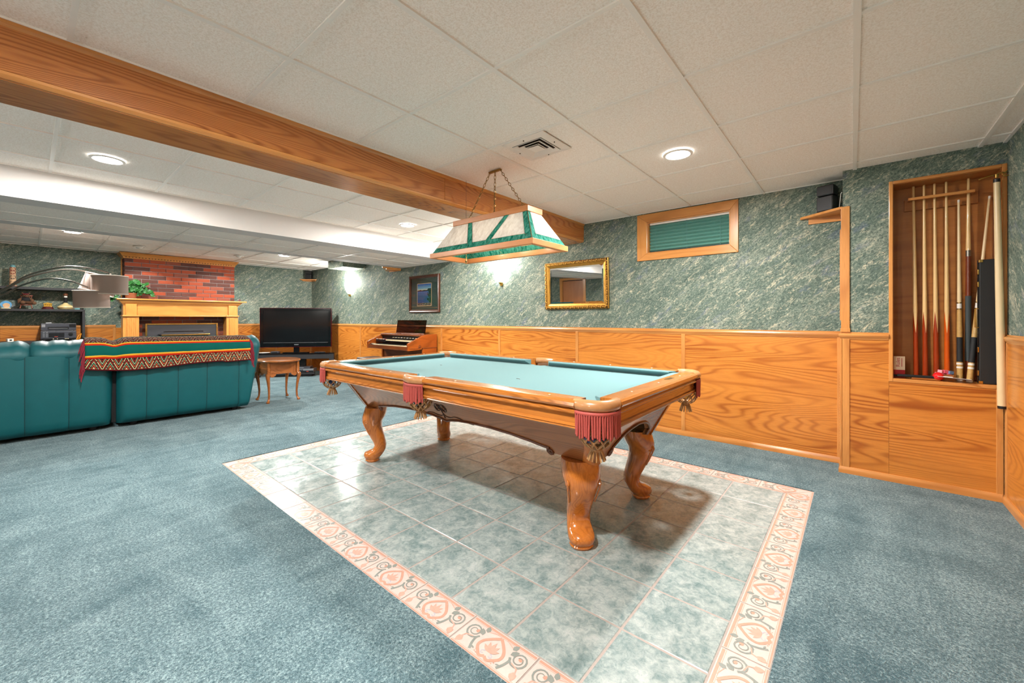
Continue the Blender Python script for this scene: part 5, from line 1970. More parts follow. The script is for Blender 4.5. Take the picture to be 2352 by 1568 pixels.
# small red star on the right end of the mantel
st_ = MB()
for i in range(4):
    a = i * PI / 2
    st_.obox((0, .016 * math.cos(a), .022 + .016 * math.sin(a)), (.006, .016, .008), (a, 0, 0))
st_.box(-.005, .005, -.014, .014, 0, .007)
tag(st_.build('mantel_ornament', 'cap_red', None, loc=(-8.95, 2.62, 1.4825)), 'tiny red ornament at the right end of the mantel shelf', 'ornament')

# fireplace tools
ft_ = thing('fire_tools', 'brass fireplace tool set standing right of the mantel behind the sofa', 'tool set', (-9.20, 3.00, .0095))
MB().lathe([(.11, 0), (.11, .012), (.05, .025), (.012, .035)], (0, 0, 0), 20).build('base', 'brass', ft_, smooth=True)
MB().tube([(0, 0, .03), (0, 0, .73)], .008, 8).build('post', 'brass', ft_, smooth=True)
MB().tube([(0, -.075, .66), (0, .075, .66)], .006, 8).build('cross_bar', 'brass', ft_, smooth=True)
for y, h in ((-.06, .75), (-.025, .79), (.03, .78), (.065, .70)):
    t_o = MB().tube([(.02, y, .10), (.02, y, h - .03)], .005, 8).build('tool', 'old_brass', ft_, smooth=True)
    MB().sphere((.02, y, h), .016, 12, 8, sc=(1, 1.3, .8)).build('knob', 'brass', t_o, smooth=True)

# ------------------------------------------------------------------ black shelf unit left of the fireplace
UX0, UX1, UY0, UY1 = XF + .018, -9.02, -.62, .570
un = thing('shelf_unit', 'black open wall unit with shelves at the left of the fireplace', 'shelves', (UX0, UY0, .0095))
def ub(nm, x0, x1, y0, y1, z0, z1, m='black_matte', bev=.003):
    return MB().box(x0 - UX0, x1 - UX0, y0 - UY0, y1 - UY0, z0 - .0095, z1 - .0095).build(nm, m, un, bevel=bev)
ub('top_shelf', UX0, UX1, UY0, UY1, 1.575, 1.612)
ub('middle_shelf', UX0, UX1, UY0, UY1, 1.262, 1.295)
ub('lower_shelf', UX0, UX1, UY0, UY1, .795, .828)
ub('bottom_board', UX0, UX1, UY0, UY1, .06, .09)
for y in (UY0, UY1 - .030):
    ub('side_panel', UX0, UX1, y, y + .030, .010, 1.262)
ub('door', UX1 - .02, UX1, UY0 + .03, -.03, .09, .795)
ub('door', UX1 - .02, UX1, -.028, UY1 - .03, .09, .795)
ub('side_panel', UX0, UX1, UY0, UY0 + .03, 1.295, 1.575)
ub('post', UX0, UX0 + .03, UY1 - .03, UY1, 1.295, 1.575)
ub('glass_divider', UX0 + .05, UX1 - .01, -.262, -.256, .828, 1.262, 'clear_glass', 0)
ub('glass_side', UX0 + .03, UX1 - .01, UY1 - .028, UY1 - .022, 1.295, 1.575, 'clear_glass', 0)

t = thing('stereo_receiver', 'black stereo receiver with round volume knob, lower of two on the black shelf', 'stereo', (-9.17, .30, .828))
MB().box(-.13, .12, -.180, .180, .012, .145).build('case', 'stereo', t, bevel=.004)
MB().box(.120, .124, -.100, .055, .050, .115).build('display', 'stereo_dark', t)
MB().box(.124, .125, -.045, -.010, .056, .062).build('display_digits', 'display_red', t)
MB().lathe([(.024, 0), (.022, .018), (.001, .019)], (.120, .120, .095), 18, 0).build('volume_knob', 'stereo_dark', t, smooth=True)
MB().box(.120, .124, -.175, .175, .018, .036).build('lower_panel', 'stereo_dark', t)
for y in (-.16, -.13):
    for z in (.055, .075, .095, .118):
        MB().box(.120, .125, y, y + .022, z, z + .009).build('button', 'silver', t)
for y in (.06, .075, .09, -.06, -.02):
    MB().box(.124, .128, y, y + .009, .022, .031).build('button', 'ivory', t)
for y in (-.14, .14):
    MB().lathe([(.016, 0), (.016, .012)], (.08, y, 0), 12).build('foot', 'silver', t)
t = thing('cassette_deck', 'slim black stereo deck stacked on the receiver', 'stereo', (-9.17, .30, .9735))
MB().box(-.13, .115, -.178, .178, .006, .110).build('case', 'stereo', t, bevel=.004)
MB().box(.115, .119, -.110, .100, .022, .060).build('tray', 'stereo_dark', t)
MB().box(.119, .121, -.10, .09, .034, .040).build('tray_line', 'silver', t)
MB().box(.115, .119, .105, .172, .052, .098).build('key_block', 'stereo_dark', t)
MB().box(.115, .120, -.172, -.135, .055, .095).build('button', 'silver', t)
for y in (-.14, .14):
    MB().lathe([(.014, 0), (.014, .006)], (.08, y, 0), 12).build('foot', 'silver', t)
t = tag(MB().box(-.02, .03, -.03, .03, 0, .012).build('remote_box', 'silver', None, bevel=.003, loc=(-9.13, .20, 1.084)), 'small grey gadget lying on top of the stereo stack', 'gadget')
tag(MB().tube(smoothpath([(-9.06, .49, .834), (-9.05, .515, .860), (-9.06, .545 - .02, .900), (-9.08, .530, .925), (-9.09, .510, .900), (-9.07, .490, .860), (-9.05, .480, .834)], 5), .006, 8).build('orange_cord', 'orange_plastic', None, smooth=True), 'orange cord loop beside the stereo on the black shelf', 'cord')
t = thing('white_cube', 'small white box with a dark label on the lower black shelf', 'box', (-9.07, -.165, .8285), rz=.4)
MB().box(-.022, .022, -.030, .030, 0, .045).build('body', 'white_gloss', t, bevel=.003)
MB().box(.022, .023, -.012, .012, .014, .032).build('mark', 'stereo_dark', t)

ZM = 1.2955
t = thing('souvenir_plate', 'small round picture plate on a stand at the left of the middle shelf', 'plate', (-9.10, -.20, ZM))
MB().lathe([(.052, 0), (.052, .006), (.040, .008), (.001, .009)], (0, 0, .058), 24, 0).build('plate', 'plate_blue', t, smooth=True)
MB().lathe([(.034, 0), (.034, .003)], (.008, .004, .046), 20, 0).build('plate_scene', 'totem', t, smooth=True)
MB().box(-.03, .03, -.042, .042, 0, .014).build('stand', 'ivory', t, bevel=.004)

t = thing('teddy_bear', 'brown teddy bear in black shirt and red-brimmed cap, seated on a little chair', 'toy', (-9.14, -.02, ZM))
bd = MB()
bd.sphere((.02, 0, .125), .050, 18, 12, sc=(.9, 1, 1.05))
bd.sphere((.02, 0, .195), .038, 18, 12)
bd.sphere((.052, .0, .186), .017, 12, 8)
for s in (-1, 1):
    bd.sphere((.012, s * .032, .226), .012, 10, 8)
    bd.tube([(.02, s * .035, .150), (.05, s * .062, .125), (.065, s * .060, .095)], [.018, .018, .016], 10)
    bd.sphere((.066, s * .060, .092), .017, 10, 8)
bd.tube([(.03, -.025, .088), (.085, -.030, .090)], [.028, .026], 12)
bd.sphere((.090, -.030, .092), .027, 12, 8)
bd.tube([(.03, .030, .088), (.075, .070, .085)], [.026, .024], 12)
bd.sphere((.080, .078, .085), .025, 12, 8)
bd.build('body', 'bear_fur', t, smooth=True)
MB().sphere((.021, 0, .132), .0535, 18, 12, sc=(.9, 1, .82)).build('shirt', 'cloth_black', t, smooth=True)
MB().sphere((.018, 0, .213), .036, 16, 8, sc=(1, 1, .62)).build('cap', 'cloth_black', t, smooth=True)
MB().obox((.052, 0, .215), (.040, .056, .006), (0, .15, 0)).build('cap_brim', 'cap_red', t, bevel=.002)
MB().sphere((.067, 0, .192), .006, 8, 6).build('nose', 'cloth_black', t)
for s in (-1, 1):
    MB().sphere((.054, s * .013, .204), .004, 8, 6).build('eye', 'cloth_black', t)
t = thing('toy_rocking_chair', 'little red-brown wooden chair under the teddy bear', 'toy chair', (-9.14, -.02, ZM))
MB().box(-.035, .075, -.052, .060, .052, .062).build('seat', 'wood_red', t, bevel=.002)
for x, y in ((-.028, -.045), (-.028, .052), (.066, -.045), (.066, .052)):
    MB().tube([(x * 1.15, y * 1.15, .008), (x, y, .056)], .005, 8).build('leg', 'wood_red', t, smooth=True)
for s in (-.055, .062):
    MB().tube([(-.05, s, .012), (0, s, .005), (.05, s, .005), (.10, s, .014)], .005, 8).build('rocker', 'wood_red', t, smooth=True)
for y in (-.045, -.02, .01, .035, .055):
    MB().tube([(-.033, y, .060), (-.060, y, .190)], .004, 6).build('spindle', 'wood_red', t, smooth=True)
MB().box(-.066, -.054, -.054, .066, .186, .204).build('back_rail', 'wood_red', t, bevel=.003)

t = thing('gold_trinket', 'small gold building ornament on a maroon base on the middle shelf', 'ornament', (-9.09, .19, ZM))
MB().lathe([(.062, 0), (.062, .014), (.054, .018), (.054, .034), (.048, .038)], (0, 0, 0), 24).build('base', 'maroon', t, smooth=True)
MB().box(-.022, .022, -.042, .042, .038, .048).build('plinth', 'gold_toy', t)
for y in (-.036, -.018, 0, .018, .036):
    MB().tube([(.016, y, .048), (.016, y, .074)], .004, 8).build('column', 'gold_toy', t)
MB().box(-.018, .010, -.038, .038, .048, .074).build('hall', 'gold_toy', t)
MB().box(-.022, .022, -.044, .044, .074, .086).build('roof', 'gold_toy', t)
MB().prism([(-.034, .086), (.034, .086), (0, .100)], -.016, .016, 'yz').build('gable', 'gold_toy', t)

t = thing('decanter', 'cream bulbous bottle with black neck and brown ball stopper', 'bottle', (-9.10, .37, ZM))
MB().lathe([(.060, 0), (.078, .006), (.088, .022), (.084, .042), (.060, .062), (.030, .082), (.020, .100)], (0, 0, 0), 28).build('bowl', 'bottle_cream', t, smooth=True)
MB().lathe([(.021, .098), (.018, .120), (.018, .175), (.021, .180)], (0, 0, 0), 20).build('neck', 'cloth_black', t, smooth=True)
MB().lathe([(.019, .180), (.019, .200), (.012, .204)], (0, 0, 0), 20).build('collar', 'pearl', t, smooth=True)
MB().sphere((0, 0, .222), .026, 18, 12, sc=(1, 1, .85)).build('stopper', 'cork', t, smooth=True)
MB().lathe([(.0865, .018), (.0895, .023), (.0865, .028)], (0, 0, 0), 28, cap=False).build('band', 'cork', t, smooth=True)
t = thing('glass_ornament', 'pale blue-green faceted glass ornament at the right of the middle shelf', 'ornament', (-9.12, .492, ZM))
MB().lathe([(.030, 0), (.030, .110), (.004, .150)], (0, 0, 0), 6).build('prism', 'totem_teal', t)

t = thing('totem_pole', 'small carved totem with a teal top standing on the top black shelf', 'ornament', (-9.14, -.14, 1.6125))
MB().box(-.035, .035, -.050, .055, 0, .012).build('base', 'wood_red', t, bevel=.002)
MB().lathe([(.034, .012), (.032, .10), (.030, .20), (.029, .275)], (0, 0, 0), 16).build('pole', 'totem', t, smooth=True)
MB().lathe([(.026, .275), (.024, .305), (.010, .310)], (0, 0, 0), 16).build('top', 'totem_teal', t, smooth=True)
for z, m in ((.05, 'totem_dark'), (.13, 'totem_dark'), (.20, 'totem_red'), (.245, 'totem_red')):
    for s in (-1, 1):
        pts = [(.031 * math.cos(s * a), .033 * math.sin(s * a), z + dz) for a, dz in ((.15, .016), (.45, .024), (.8, .014), (.8, -.008), (.45, -.018), (.15, -.004))]
        MB().tube(pts, .0035, 6).build('carving', m, t, smooth=True)
    MB().obox((.032, 0, z - .022), (.006, .030, .008)).build('carving', m, t)

# ------------------------------------------------------------------ arc floor lamp
al = thing('arc_lamp', 'steel arc floor lamp with three greige drum shades reaching over the sofa', 'floor lamp', (-7.20, -1.05, .0095))
MB().lathe([(.20, 0), (.20, .018), (.19, .024), (.02, .028)], (0, 0, 0), 32).build('base', 'steel', al, smooth=True)
MB().tube([(0, 0, .02), (0, 0, .55)], .016, 12).build('pole', 'steel', al, smooth=True)
zz = -.0095
def rel(y, z, x=0.0):
    return (x, y + 1.05, z + zz)
arms = [([(-1.05, .55), (-.95, .90), (-.60, 1.22), (-.2, 1.462), (-.013, 1.640), (.186, 1.742), (.344, 1.784), (.529, 1.769), (.660, 1.735)], .03),
        ([(-1.05, .55), (-.93, .92), (-.60, 1.22), (-.2, 1.455), (-.013, 1.622), (.186, 1.722), (.344, 1.760), (.50, 1.745), (.600, 1.70)], -.20),
        ([(-1.05, .55), (-.94, .88), (-.60, 1.17), (-.2, 1.402), (-.045, 1.533), (.152, 1.622), (.326, 1.609), (.483, 1.539)], .0)]
for pts, xo in arms:
    n = len(pts)
    P = smoothpath([rel(y, z, xo * (i / (n - 1))) for i, (y, z) in enumerate(pts)], 7)
    MB().tube(P, .009, 8).build('arm', 'steel', al, smooth=True)
def shade(c, tilt, r, h):
    o = thing_part = MB().lathe([(r * .97, -h / 2), (r, -h / 2 + .004), (r, h / 2 - .004), (r * .97, h / 2)], (0, 0, 0), 36, cap=False).build('shade', 'lampshade', al, smooth=True, loc=c, rot=tilt)
    s_ = o.modifiers.new('solid', 'SOLIDIFY')
    s_.thickness = .003
    for z in (-h / 2, h / 2):
        MB().tube([(r * math.cos(2 * PI * i / 36), r * math.sin(2 * PI * i / 36), z) for i in range(36)], .0055, 6, closed=True).build('shade_trim', 'shade_trim', o, smooth=True)
    sp = MB()
    for a in range(3):
        sp.tube([(0, 0, h / 2 - .02), (r * .98 * math.cos(a * 2.094), r * .98 * math.sin(a * 2.094), h / 2 - .01)], .002, 6)
    sp.tube([(0, 0, h / 2 - .06), (0, 0, h / 2 + .035)], .012, 10)
    sp.build('spider', 'steel', o, smooth=True)
shade(rel(.672, 1.580, .03), (0, .02, 0), .172, .228)
shade(rel(.600, 1.590, -.20), (-.30, .0, 0), .168, .215)
shade(rel(.512, 1.395, 0), (.03, .02, 0), .163, .205)

# ------------------------------------------------------------------ sofa sections seen from behind
def sofa(name_lab, y0, y1, seams, flare0, flare1, rolls):
    s = thing('sofa_section', name_lab, 'sofa', (-6.30, (y0 + y1) / 2, .0095), group='teal leather sofa sections')
    ox, oy, oz = -6.30, (y0 + y1) / 2, .0095
    xb = -5.850
    ys = [y0] + seams + [y1]
    def edge(y, k, z):
        f = z / .78
        if k == 0:
            return y - flare0 * f
        if k == len(ys) - 1:
            return y + flare1 * f
        return y
    def roundx(z, t):
        d = 0.0
        if z < .10:
            d = .030 * (1 - (z - .055) / .045) ** 2
        return d
    for k in range(len(ys) - 1):
        rows = []
        nz, ny = 14, 8
        for i in range(nz + 1):
            z = .055 + (.800 - .055) * i / nz
            row = []
            for j in range(ny + 1):
                f = j / ny
                y = edge(ys[k], k, z) * (1 - f) + edge(ys[k + 1], k + 1, z) * f
                bul = .013 * (1 - (2 * f - 1) ** 10) + .018 * math.sin(PI * i / nz) * .6
                x = xb + bul - roundx(z, f) + .035 * (z / .8)
                if (k == 0 and f < .3):
                    x -= .050 * (1 - f / .3) ** 2
                if (k == len(ys) - 2 and f > .7):
                    x -= .085 * ((f - .7) / .3) ** 2
                row.append((x - ox, y - oy, z - oz))
            rows.append(row)
        back = [[(p[0] - .10 if True else 0, p[1], p[2]) for p in r] for r in rows]
        mb = MB()
        R = []
        for r, b in zip(rows, back):
            R.append(list(r) + list(reversed(b)))
        mb.loft(R)
        mb.build('back_panel', 'teal_leather', s, smooth=True, angle=60)
        if k:
            MB().tube([(r[0][0] + .0005, r[0][1], r[0][2]) for r in rows], .0032, 6).build('seam', 'seam_teal', s, smooth=True)
    MB().box(xb - .95 - ox, xb - .06 - ox, y0 + .012 - oy, y1 - .012 - oy, .07 - oz, .44 - oz).build('seat_base', 'teal_leather', s, bevel=.05, seg=4)
    MB().box(xb - .93 - ox, xb - .26 - ox, y0 + .06 - oy, y1 - .06 - oy, .40 - oz, .52 - oz).build('seat_cushion', 'teal_leather_top', s, bevel=.05, seg=4)
    MB().box(xb - .30 - ox, xb - .06 - ox, y0 + .003 - oy, y1 - .003 - oy, .30 - oz, .85 - oz).build('back_cushion', 'teal_leather_top', s, bevel=.015, seg=3)
    for x in (xb - .12, xb - .85):
        for y in (y0 + .14, y1 - .14):
            MB().lathe([(.035, 0), (.038, .05), (.038, .09)], (x - ox, y - oy, 0), 14).build('foot', 'black_plastic', s, smooth=True)
    for (a, b, ra, rb) in rolls:
        rings = []
        n = 26
        for i in range(n + 1):
            f = i / n
            y = a + (b - a) * f
            e0 = min(1.0, (f * (b - a)) / .09)
            e1 = min(1.0, ((1 - f) * (b - a)) / .09)
            k = math.sqrt(max(.0, 1 - (1 - e0) ** 2)) * (1 if ra else 1) * math.sqrt(max(.0, 1 - (1 - e1) ** 2))
            k = .62 + .38 * k if not (rb and f > .5) else .15 + .85 * k
            wob = .006 * math.sin(f * 23) + .004 * math.sin(f * 51)
            ring = []
            for j in range(20):
                t = 2 * PI * j / 20
                ring.append((xb - .085 + (.135 * k) * math.cos(t) - ox, y - oy, .835 - .012 * (1 - k) + (.098 * k + wob * k) * math.sin(t) * (1 if math.sin(t) > 0 else .95) - .035 * math.cos(t) * k - oz))
            rings.append(ring)
        MB().loft(rings).build('head_cushion', 'teal_leather_top', s, smooth=True, angle=80)
    return s


sB = sofa('teal leather sofa section with the woven blanket, nearer the television', .600, 1.830, [.832, 1.101, 1.371, 1.698], 0.0, .130, [(.600, 1.300, 0, 0), (1.285, 1.965, 0, 1)])
sA = sofa('teal leather sofa section at the left edge, with seamed back', -1.350, .572, [-.70, -.019, .259], .0, .0, [(-1.35, -.66, 0, 0), (-.675, .02, 0, 0), (.005, .565, 0, 0)])
MB().box(-5.93 + 6.30, -5.905 + 6.30, .565 - sA.location.y, .598 - sA.location.y, .06, .80).build('gap_shade', 'cloth_black', sA)  # added dark panel standing in for the shade between the sofa sections
# closing arm at the right end
MB().loft([[(x, y + d, z) for x, y in ((-.45, .50), (.34, .50), (.36, .56), (.28, .60), (-.40, .60), (-.45, .56))] for z, d in ((.06, 0.0), (.25, .04), (.45, .075), (.60, .10), (.66, .08), (.68, .05))]).build('arm', 'teal_leather', sB, smooth=True, angle=50)

# woven blanket over the head cushions
bl = thing('woven_blanket', 'patterned green and red woven throw with tassels over the sofa back', 'blanket', (-5.85, 1.07, .93))
Y0, Y1 = .362, 1.800
def bl_pt(f, s):
    """f along the sofa, s from the hem at the back (0) over the top to the front (1)"""
    y = Y0 + (Y1 - Y0) * f
    hem = .650 - .045 * math.sin(PI * min(1, f * 1.6)) * (1 - f) + (-.012 if f > .8 else 0) - .030 * f * (1 - f)
    path = [(-5.742, hem), (-5.745, hem + .10), (-5.738, .765), (-5.742, .850), (-5.790, .915), (-5.865, .948), (-5.955, .958), (-6.05, .945), (-6.12, .900)]
    n = len(path) - 1
    q = s * n
    i = min(n - 1, int(q))
    t = q - i
    def cr(k):
        k = max(0, min(n, k))
        return path[k]
    p0, p1, p2, p3 = cr(i - 1), cr(i), cr(i + 1), cr(i + 2)
    out = []
    for d in (0, 1):
        out.append(.5 * ((2 * p1[d]) + (p2[d] - p0[d]) * t + (2 * p0[d] - 5 * p1[d] + 4 * p2[d] - p3[d]) * t * t + (3 * p1[d] - p0[d] - 3 * p2[d] + p3[d]) * t ** 3))
    x, z = out
    dip = .040 * math.exp(-((y - .575) / .055) ** 2) * max(0, min(1, (s - .15) / .5))
    wav = .006 * math.sin(y * 21) * (1 - s) + .004 * math.sin(y * 47 + s * 5)
    if s > .45:
        x -= 0
    return (x + wav, y, z - dip - (.022 * f if s > .3 else 0))
NU, NV = 90, 30
mb = MB()
vs, fs, uvs = [], [], []
for i in range(NU + 1):
    for j in range(NV + 1):
        p = bl_pt(i / NU, j / NV)
        vs.append((p[0] + 5.85, p[1] - 1.07, p[2] - .93))
for i in range(NU):
    for j in range(NV):
        a = i * (NV + 1) + j
        fs.append((a, a + NV + 1, a + NV + 2, a + 1))
mb.add(vs, fs)
o = mb.build('throw', 'blanket', bl, smooth=True, angle=80)
ARC = [0.0]
for j in range(NV):
    ARC.append(ARC[-1] + (Vector(bl_pt(.5, (j + 1) / NV)) - Vector(bl_pt(.5, j / NV))).length)
ARC = [a_ / ARC[-1] for a_ in ARC]
lay_ = o.data.uv_layers.new(name='UVMap')
for lp in o.data.loops:
    vi = lp.vertex_index
    lay_.data[lp.index].uv = ((vi // (NV + 1)) / NU, ARC[vi % (NV + 1)])
sd = o.modifiers.new('solid', 'SOLIDIFY')
sd.thickness = .006
sd.offset = 1
rf = random.Random(11)
for f, sgn, nm in ((0.0, -1, 'left'), (1.0, 1, 'right')):
    fr = MB()
    for k in range(30):
        s = k / 29 * .62
        p = Vector(bl_pt(f, s))
        ln = rf.uniform(.09, .15)
        q1 = p + Vector((.012, sgn * rf.uniform(.012, .030), -ln * .35))
        q2 = q1 + Vector((rf.uniform(-.004, .012), sgn * rf.uniform(-.004, .016), -ln * .65))
        q1.x = max(q1.x, -5.742)
        q2.x = max(q2.x, -5.746)
        P = bez(tuple(p), tuple(q1), tuple(q2), 5)
        fr.tube([(x + 5.85, y - 1.07, z - .93) for x, y, z in P], [.004, .0048, .0048, .0046, .004, .003], 5)
    fr.build('tassels', 'blanket_fringe', bl, smooth=True)

# ------------------------------------------------------------------ side table
sdt = thing('side_table', 'small oval-topped wooden side table on cabriole legs beside the sofa', 'side table', (-6.20, 2.29, .0095))
ov = [(.345 * math.cos(2 * PI * i / 40), .275 * math.sin(2 * PI * i / 40)) for i in range(40)]
rings = []
for k, z in ((.90, .548), (.975, .552), (1.0, .560), (1.0, .566), (.985, .573), (.95, .576)):
    rings.append([(x * k, y * k, z) for x, y in ov])
MB().loft(rings).build('top', 'oak_side', sdt, smooth=True, angle=25)
a = .185
for (x0, x1, y0, y1) in ((-a, a, -a, -a + .016), (-a, a, a - .016, a), (-a, -a + .016, -a + .016, a - .016), (a - .016, a, -a + .016, a - .016)):
    MB().box(x0, x1, y0, y1, .385, .549).build('apron', 'oak_side', sdt, bevel=.002)
LG = [(.000, .000, .028), (.006, .000, .034), (.018, .004, .034), (.030, -.010, .024), (.060, -.022, .020), (.130, -.026, .021), (.220, -.018, .026), (.300, -.004, .034), (.350, .008, .042), (.385, .006, .044), (.395, -.010, .036), (.548, -.012, .034)]
for sx in (-1, 1):
    for sy in (-1, 1):
        rings = []
        for z, off, w in LG:
            c = (sx * (a + .012 + off * .7), sy * (a + .012 + off * .7))
            rings.append([(c[0] + w * .62 * math.cos(2 * PI * j / 12), c[1] + w * .62 * math.sin(2 * PI * j / 12), z) for j in range(12)])
        lg = MB().loft(rings).build('leg', 'oak_side', sdt, smooth=True, angle=50)
    # shaped brackets next to the knees
for s in (-1, 1):
    for q in (-1, 1):
        MB().prism([(q * (a - .01), .388), (q * (a - .090), .388), (q * (a - .080), .365), (q * (a - .045), .345), (q * (a - .02), .350)][::(-1 if q > 0 else 1)], s * (a - .002), s * (a + .014), 'xz').build('bracket', 'oak_side', sdt)
        MB().prism([(q * (a - .01), .388), (q * (a - .090), .388), (q * (a - .080), .365), (q * (a - .045), .345), (q * (a - .02), .350)][::(-1 if q > 0 else 1)], s * (a - .002), s * (a + .014), 'yz').build('bracket', 'oak_side', sdt)

# ------------------------------------------------------------------ television and its stand, across the corner
RZ = math.atan2(1.005, .80)
TVC = (-8.47, 3.4725)
stn = thing('tv_stand', 'low black corner stand with open front under the television', 'tv stand', (TVC[0] - .06, TVC[1] + .05, .0095), RZ)
SW = .735
MB().prism([(-SW, -.22), (SW, -.22), (SW, -.08), (.30, .20), (-.30, .20), (-SW, -.08)], .455, .468).build('glass_top', 'black_gloss', stn, bevel=.002)
MB().box(-SW + .02, SW - .02, -.205, -.175, .350, .445).build('front_rail', 'black_matte', stn, bevel=.004)
for s in (-1, 1):
    MB().box(min(s * (SW - .10), s * (SW - .01)), max(s * (SW - .10), s * (SW - .01)), -.21, -.12, 0, .455).build('post', 'black_matte', stn, bevel=.004)
MB().box(-.20, .12, .10, .16, .0, .455).build('back_column', 'black_matte', stn, bevel=.004)
MB().prism([(-.50, -.20), (.36, -.20), (.30, .10), (-.30, .10)], .045, .075).build('lower_shelf', 'black_matte', stn, bevel=.003)
MB().box(-.45, .30, -.15, .08, 0, .045).build('plinth', 'black_matte', stn)
MB().box(-SW + .05, SW - .05, -.17, .06, .445, .455).build('under_panel', 'black_matte', stn)

tv = thing('television', 'large flat television with glossy black and dark red frame', 'television', (TVC[0], TVC[1], .4785), RZ)
w2, h0, h1 = .652, .118, .882
MB().prism([(-.22, -.11), (.22, -.11), (.25, -.04), (.22, .08), (-.22, .08), (-.25, -.04)], 0, .016).build('stand_base', 'black_gloss', tv, bevel=.004)
MB().box(-.05, .05, -.02, .02, .012, h0 + .02).build('stand_neck', 'black_gloss', tv, bevel=.004)
MB().box(-w2, w2, -.02, .05, h0, h1).build('body', 'black_plastic', tv, bevel=.008)
fw = .055
for nm, x0, x1, z0, z1 in (('bezel', -w2, w2, h1 - .045, h1), ('bezel', -w2, w2, h0, h0 + .085), ('bezel', -w2, -w2 + fw, h0 + .085, h1 - .045), ('bezel', w2 - fw, w2, h0 + .085, h1 - .045)):
    MB().box(x0, x1, -.034, -.020, z0, z1).build(nm, 'black_gloss', tv, bevel=.003)
MB().box(-w2 + fw, w2 - fw, -.024, -.0205, h0 + .085, h1 - .045).build('screen', 'screen', tv)
for nm, x0, x1, z0, z1 in (('edge_strip', -w2, w2, h1, h1 + .008), ('edge_strip', -w2, w2, h0 - .008, h0), ('edge_strip', w2, w2 + .007, h0, h1), ('edge_strip', -w2 - .007, -w2, h0, h1)):
    MB().box(x0, x1, -.034, .04, z0, z1).build(nm, 'tv_red', tv, bevel=.002)
MB().box(-.035, .045, -.0355, -.034, h0 + .036, h0 + .050).build('maker_badge', 'silver', tv)
MB().box(-w2 + .06, w2 - .06, -.036, -.034, h0 + .082, h0 + .086).build('light_strip', 'silver', tv)

def on_stand(x, y, z=.0):
    c, s = math.cos(RZ), math.sin(RZ)
    return (TVC[0] - .06 + x * c - y * s, TVC[1] + .05 + x * s + y * c, .0095 + z)
t = thing('video_player', 'silver and black video player on the low shelf of the television stand', 'player', on_stand(.13, -.05, .0755), RZ)
MB().box(-.21, .21, -.13, .12, .008, .075).build('case', 'silver', t, bevel=.003)
MB().box(-.205, .205, -.133, -.130, .012, .042).build('front', 'stereo_dark', t)
MB().box(-.14, .02, -.134, -.130, .048, .066).build('slot', 'stereo', t)
MB().box(.08, .12, -.136, -.133, .020, .032).build('button', 'display_red', t)
for x in (-.18, .18):
    MB().lathe([(.014, 0), (.014, .009)], (x, -.08, 0), 10).build('foot', 'black_plastic', t)
t = thing('disc_player', 'slim dark player stacked on the video player', 'player', on_stand(.10, -.05, .1515), RZ)
MB().box(-.13, .17, -.10, .11, 0, .040).build('case', 'stereo', t, bevel=.003)
MB().box(-.11, .05, -.102, -.10, .018, .030).build('tray', 'silver', t)
MB().obox((-.03, -.02, .046), (.10, .035, .012), (0, 0, .2)).build('remote', 'black_plastic', t, bevel=.003)
tag(MB().lathe([(.002, 0), (.085, .003), (.10, .010), (.092, .014), (.001, .016)], (0, 0, 0), 24).build('white_dish', 'white_gloss', None, smooth=True, loc=on_stand(-.58, -.10, .4690)), 'flat white dish at the left of the television stand', 'dish')
t = thing('cable_box', 'small dark box on the stand just below the television', 'box', on_stand(-.37, -.14, .4690), RZ)
MB().box(-.07, .07, -.05, .05, 0, .035).build('case', 'stereo', t, bevel=.004)
MB().box(-.05, .05, -.052, -.05, .008, .026).build('front', 'stereo_dark', t)
t = thing('remote_control', 'thin black remote control lying on the right of the television stand', 'remote', on_stand(.45, -.15, .4690), RZ + .1)
MB().box(-.10, .10, -.022, .022, 0, .014).build('body', 'black_plastic', t, bevel=.004)
MB().box(-.08, .06, -.012, .012, .014, .016).build('keys', 'stereo', t)

# ------------------------------------------------------------------ organ and bench
OX0_, OX1_ = -6.060, -4.950
og = thing('electric_organ', 'wooden spinet organ with two keyboards against the long wall', 'organ', ((OX0_ + OX1_) / 2, 3.87, .0095))
hx = (OX1_ - OX0_) / 2
def oy_(v):
    return v - 3.87
SIDE = [(oy_(3.590), .668), (oy_(3.845), .676), (oy_(3.845), .700), (oy_(4.135), .700), (oy_(4.135), .905), (oy_(3.960), .905), (oy_(3.880), .895), (oy_(3.680), .815), (oy_(3.610), .788), (oy_(3.588), .775)]
for s in (-1, 1):
    sd_ = MB().prism(SIDE, s * hx, s * (hx - .030), 'yz').build('side_cheek', 'organ_side', og, bevel=.004)
    if s > 0:
        sp = []
        for i in range(20):
            q = i / 19 * 3.6 * PI
            r = .030 * (1 - i / 19 * .85)
            sp.append((hx + .001, oy_(3.80) + r * math.cos(q), .720 + r * math.sin(q)))
        MB().tube([(hx + .001, oy_(3.62), .700), (hx + .001, oy_(3.75), .694)] + sp, .0022, 5).build('inlay', 'carve_dark', sd_, smooth=True)
    MB().box(min(s * hx, s * (hx - .03)), max(s * hx, s * (hx - .03)), oy_(3.860), oy_(4.130), 0, .695).build('lower_side', 'organ_side', og, bevel=.004)
    MB().box(min(s * (hx + .006), s * (hx - .03)), max(s * (hx + .006), s * (hx - .03)), oy_(3.848), oy_(4.135), .690, .704).build('side_moulding', 'organ_wood', og, bevel=.004)
MB().box(-hx + .03, hx - .03, oy_(4.105), oy_(4.130), 0, .90).build('back_board', 'organ_wood', og)
MB().box(-hx + .03, hx - .03, oy_(3.880), oy_(3.900), .03, .670).build('knee_board', 'organ_wood', og)
MB().box(-hx + .03, hx - .03, oy_(3.890), oy_(4.105), .885, .905).build('top_board', 'organ_wood', og, bevel=.004)
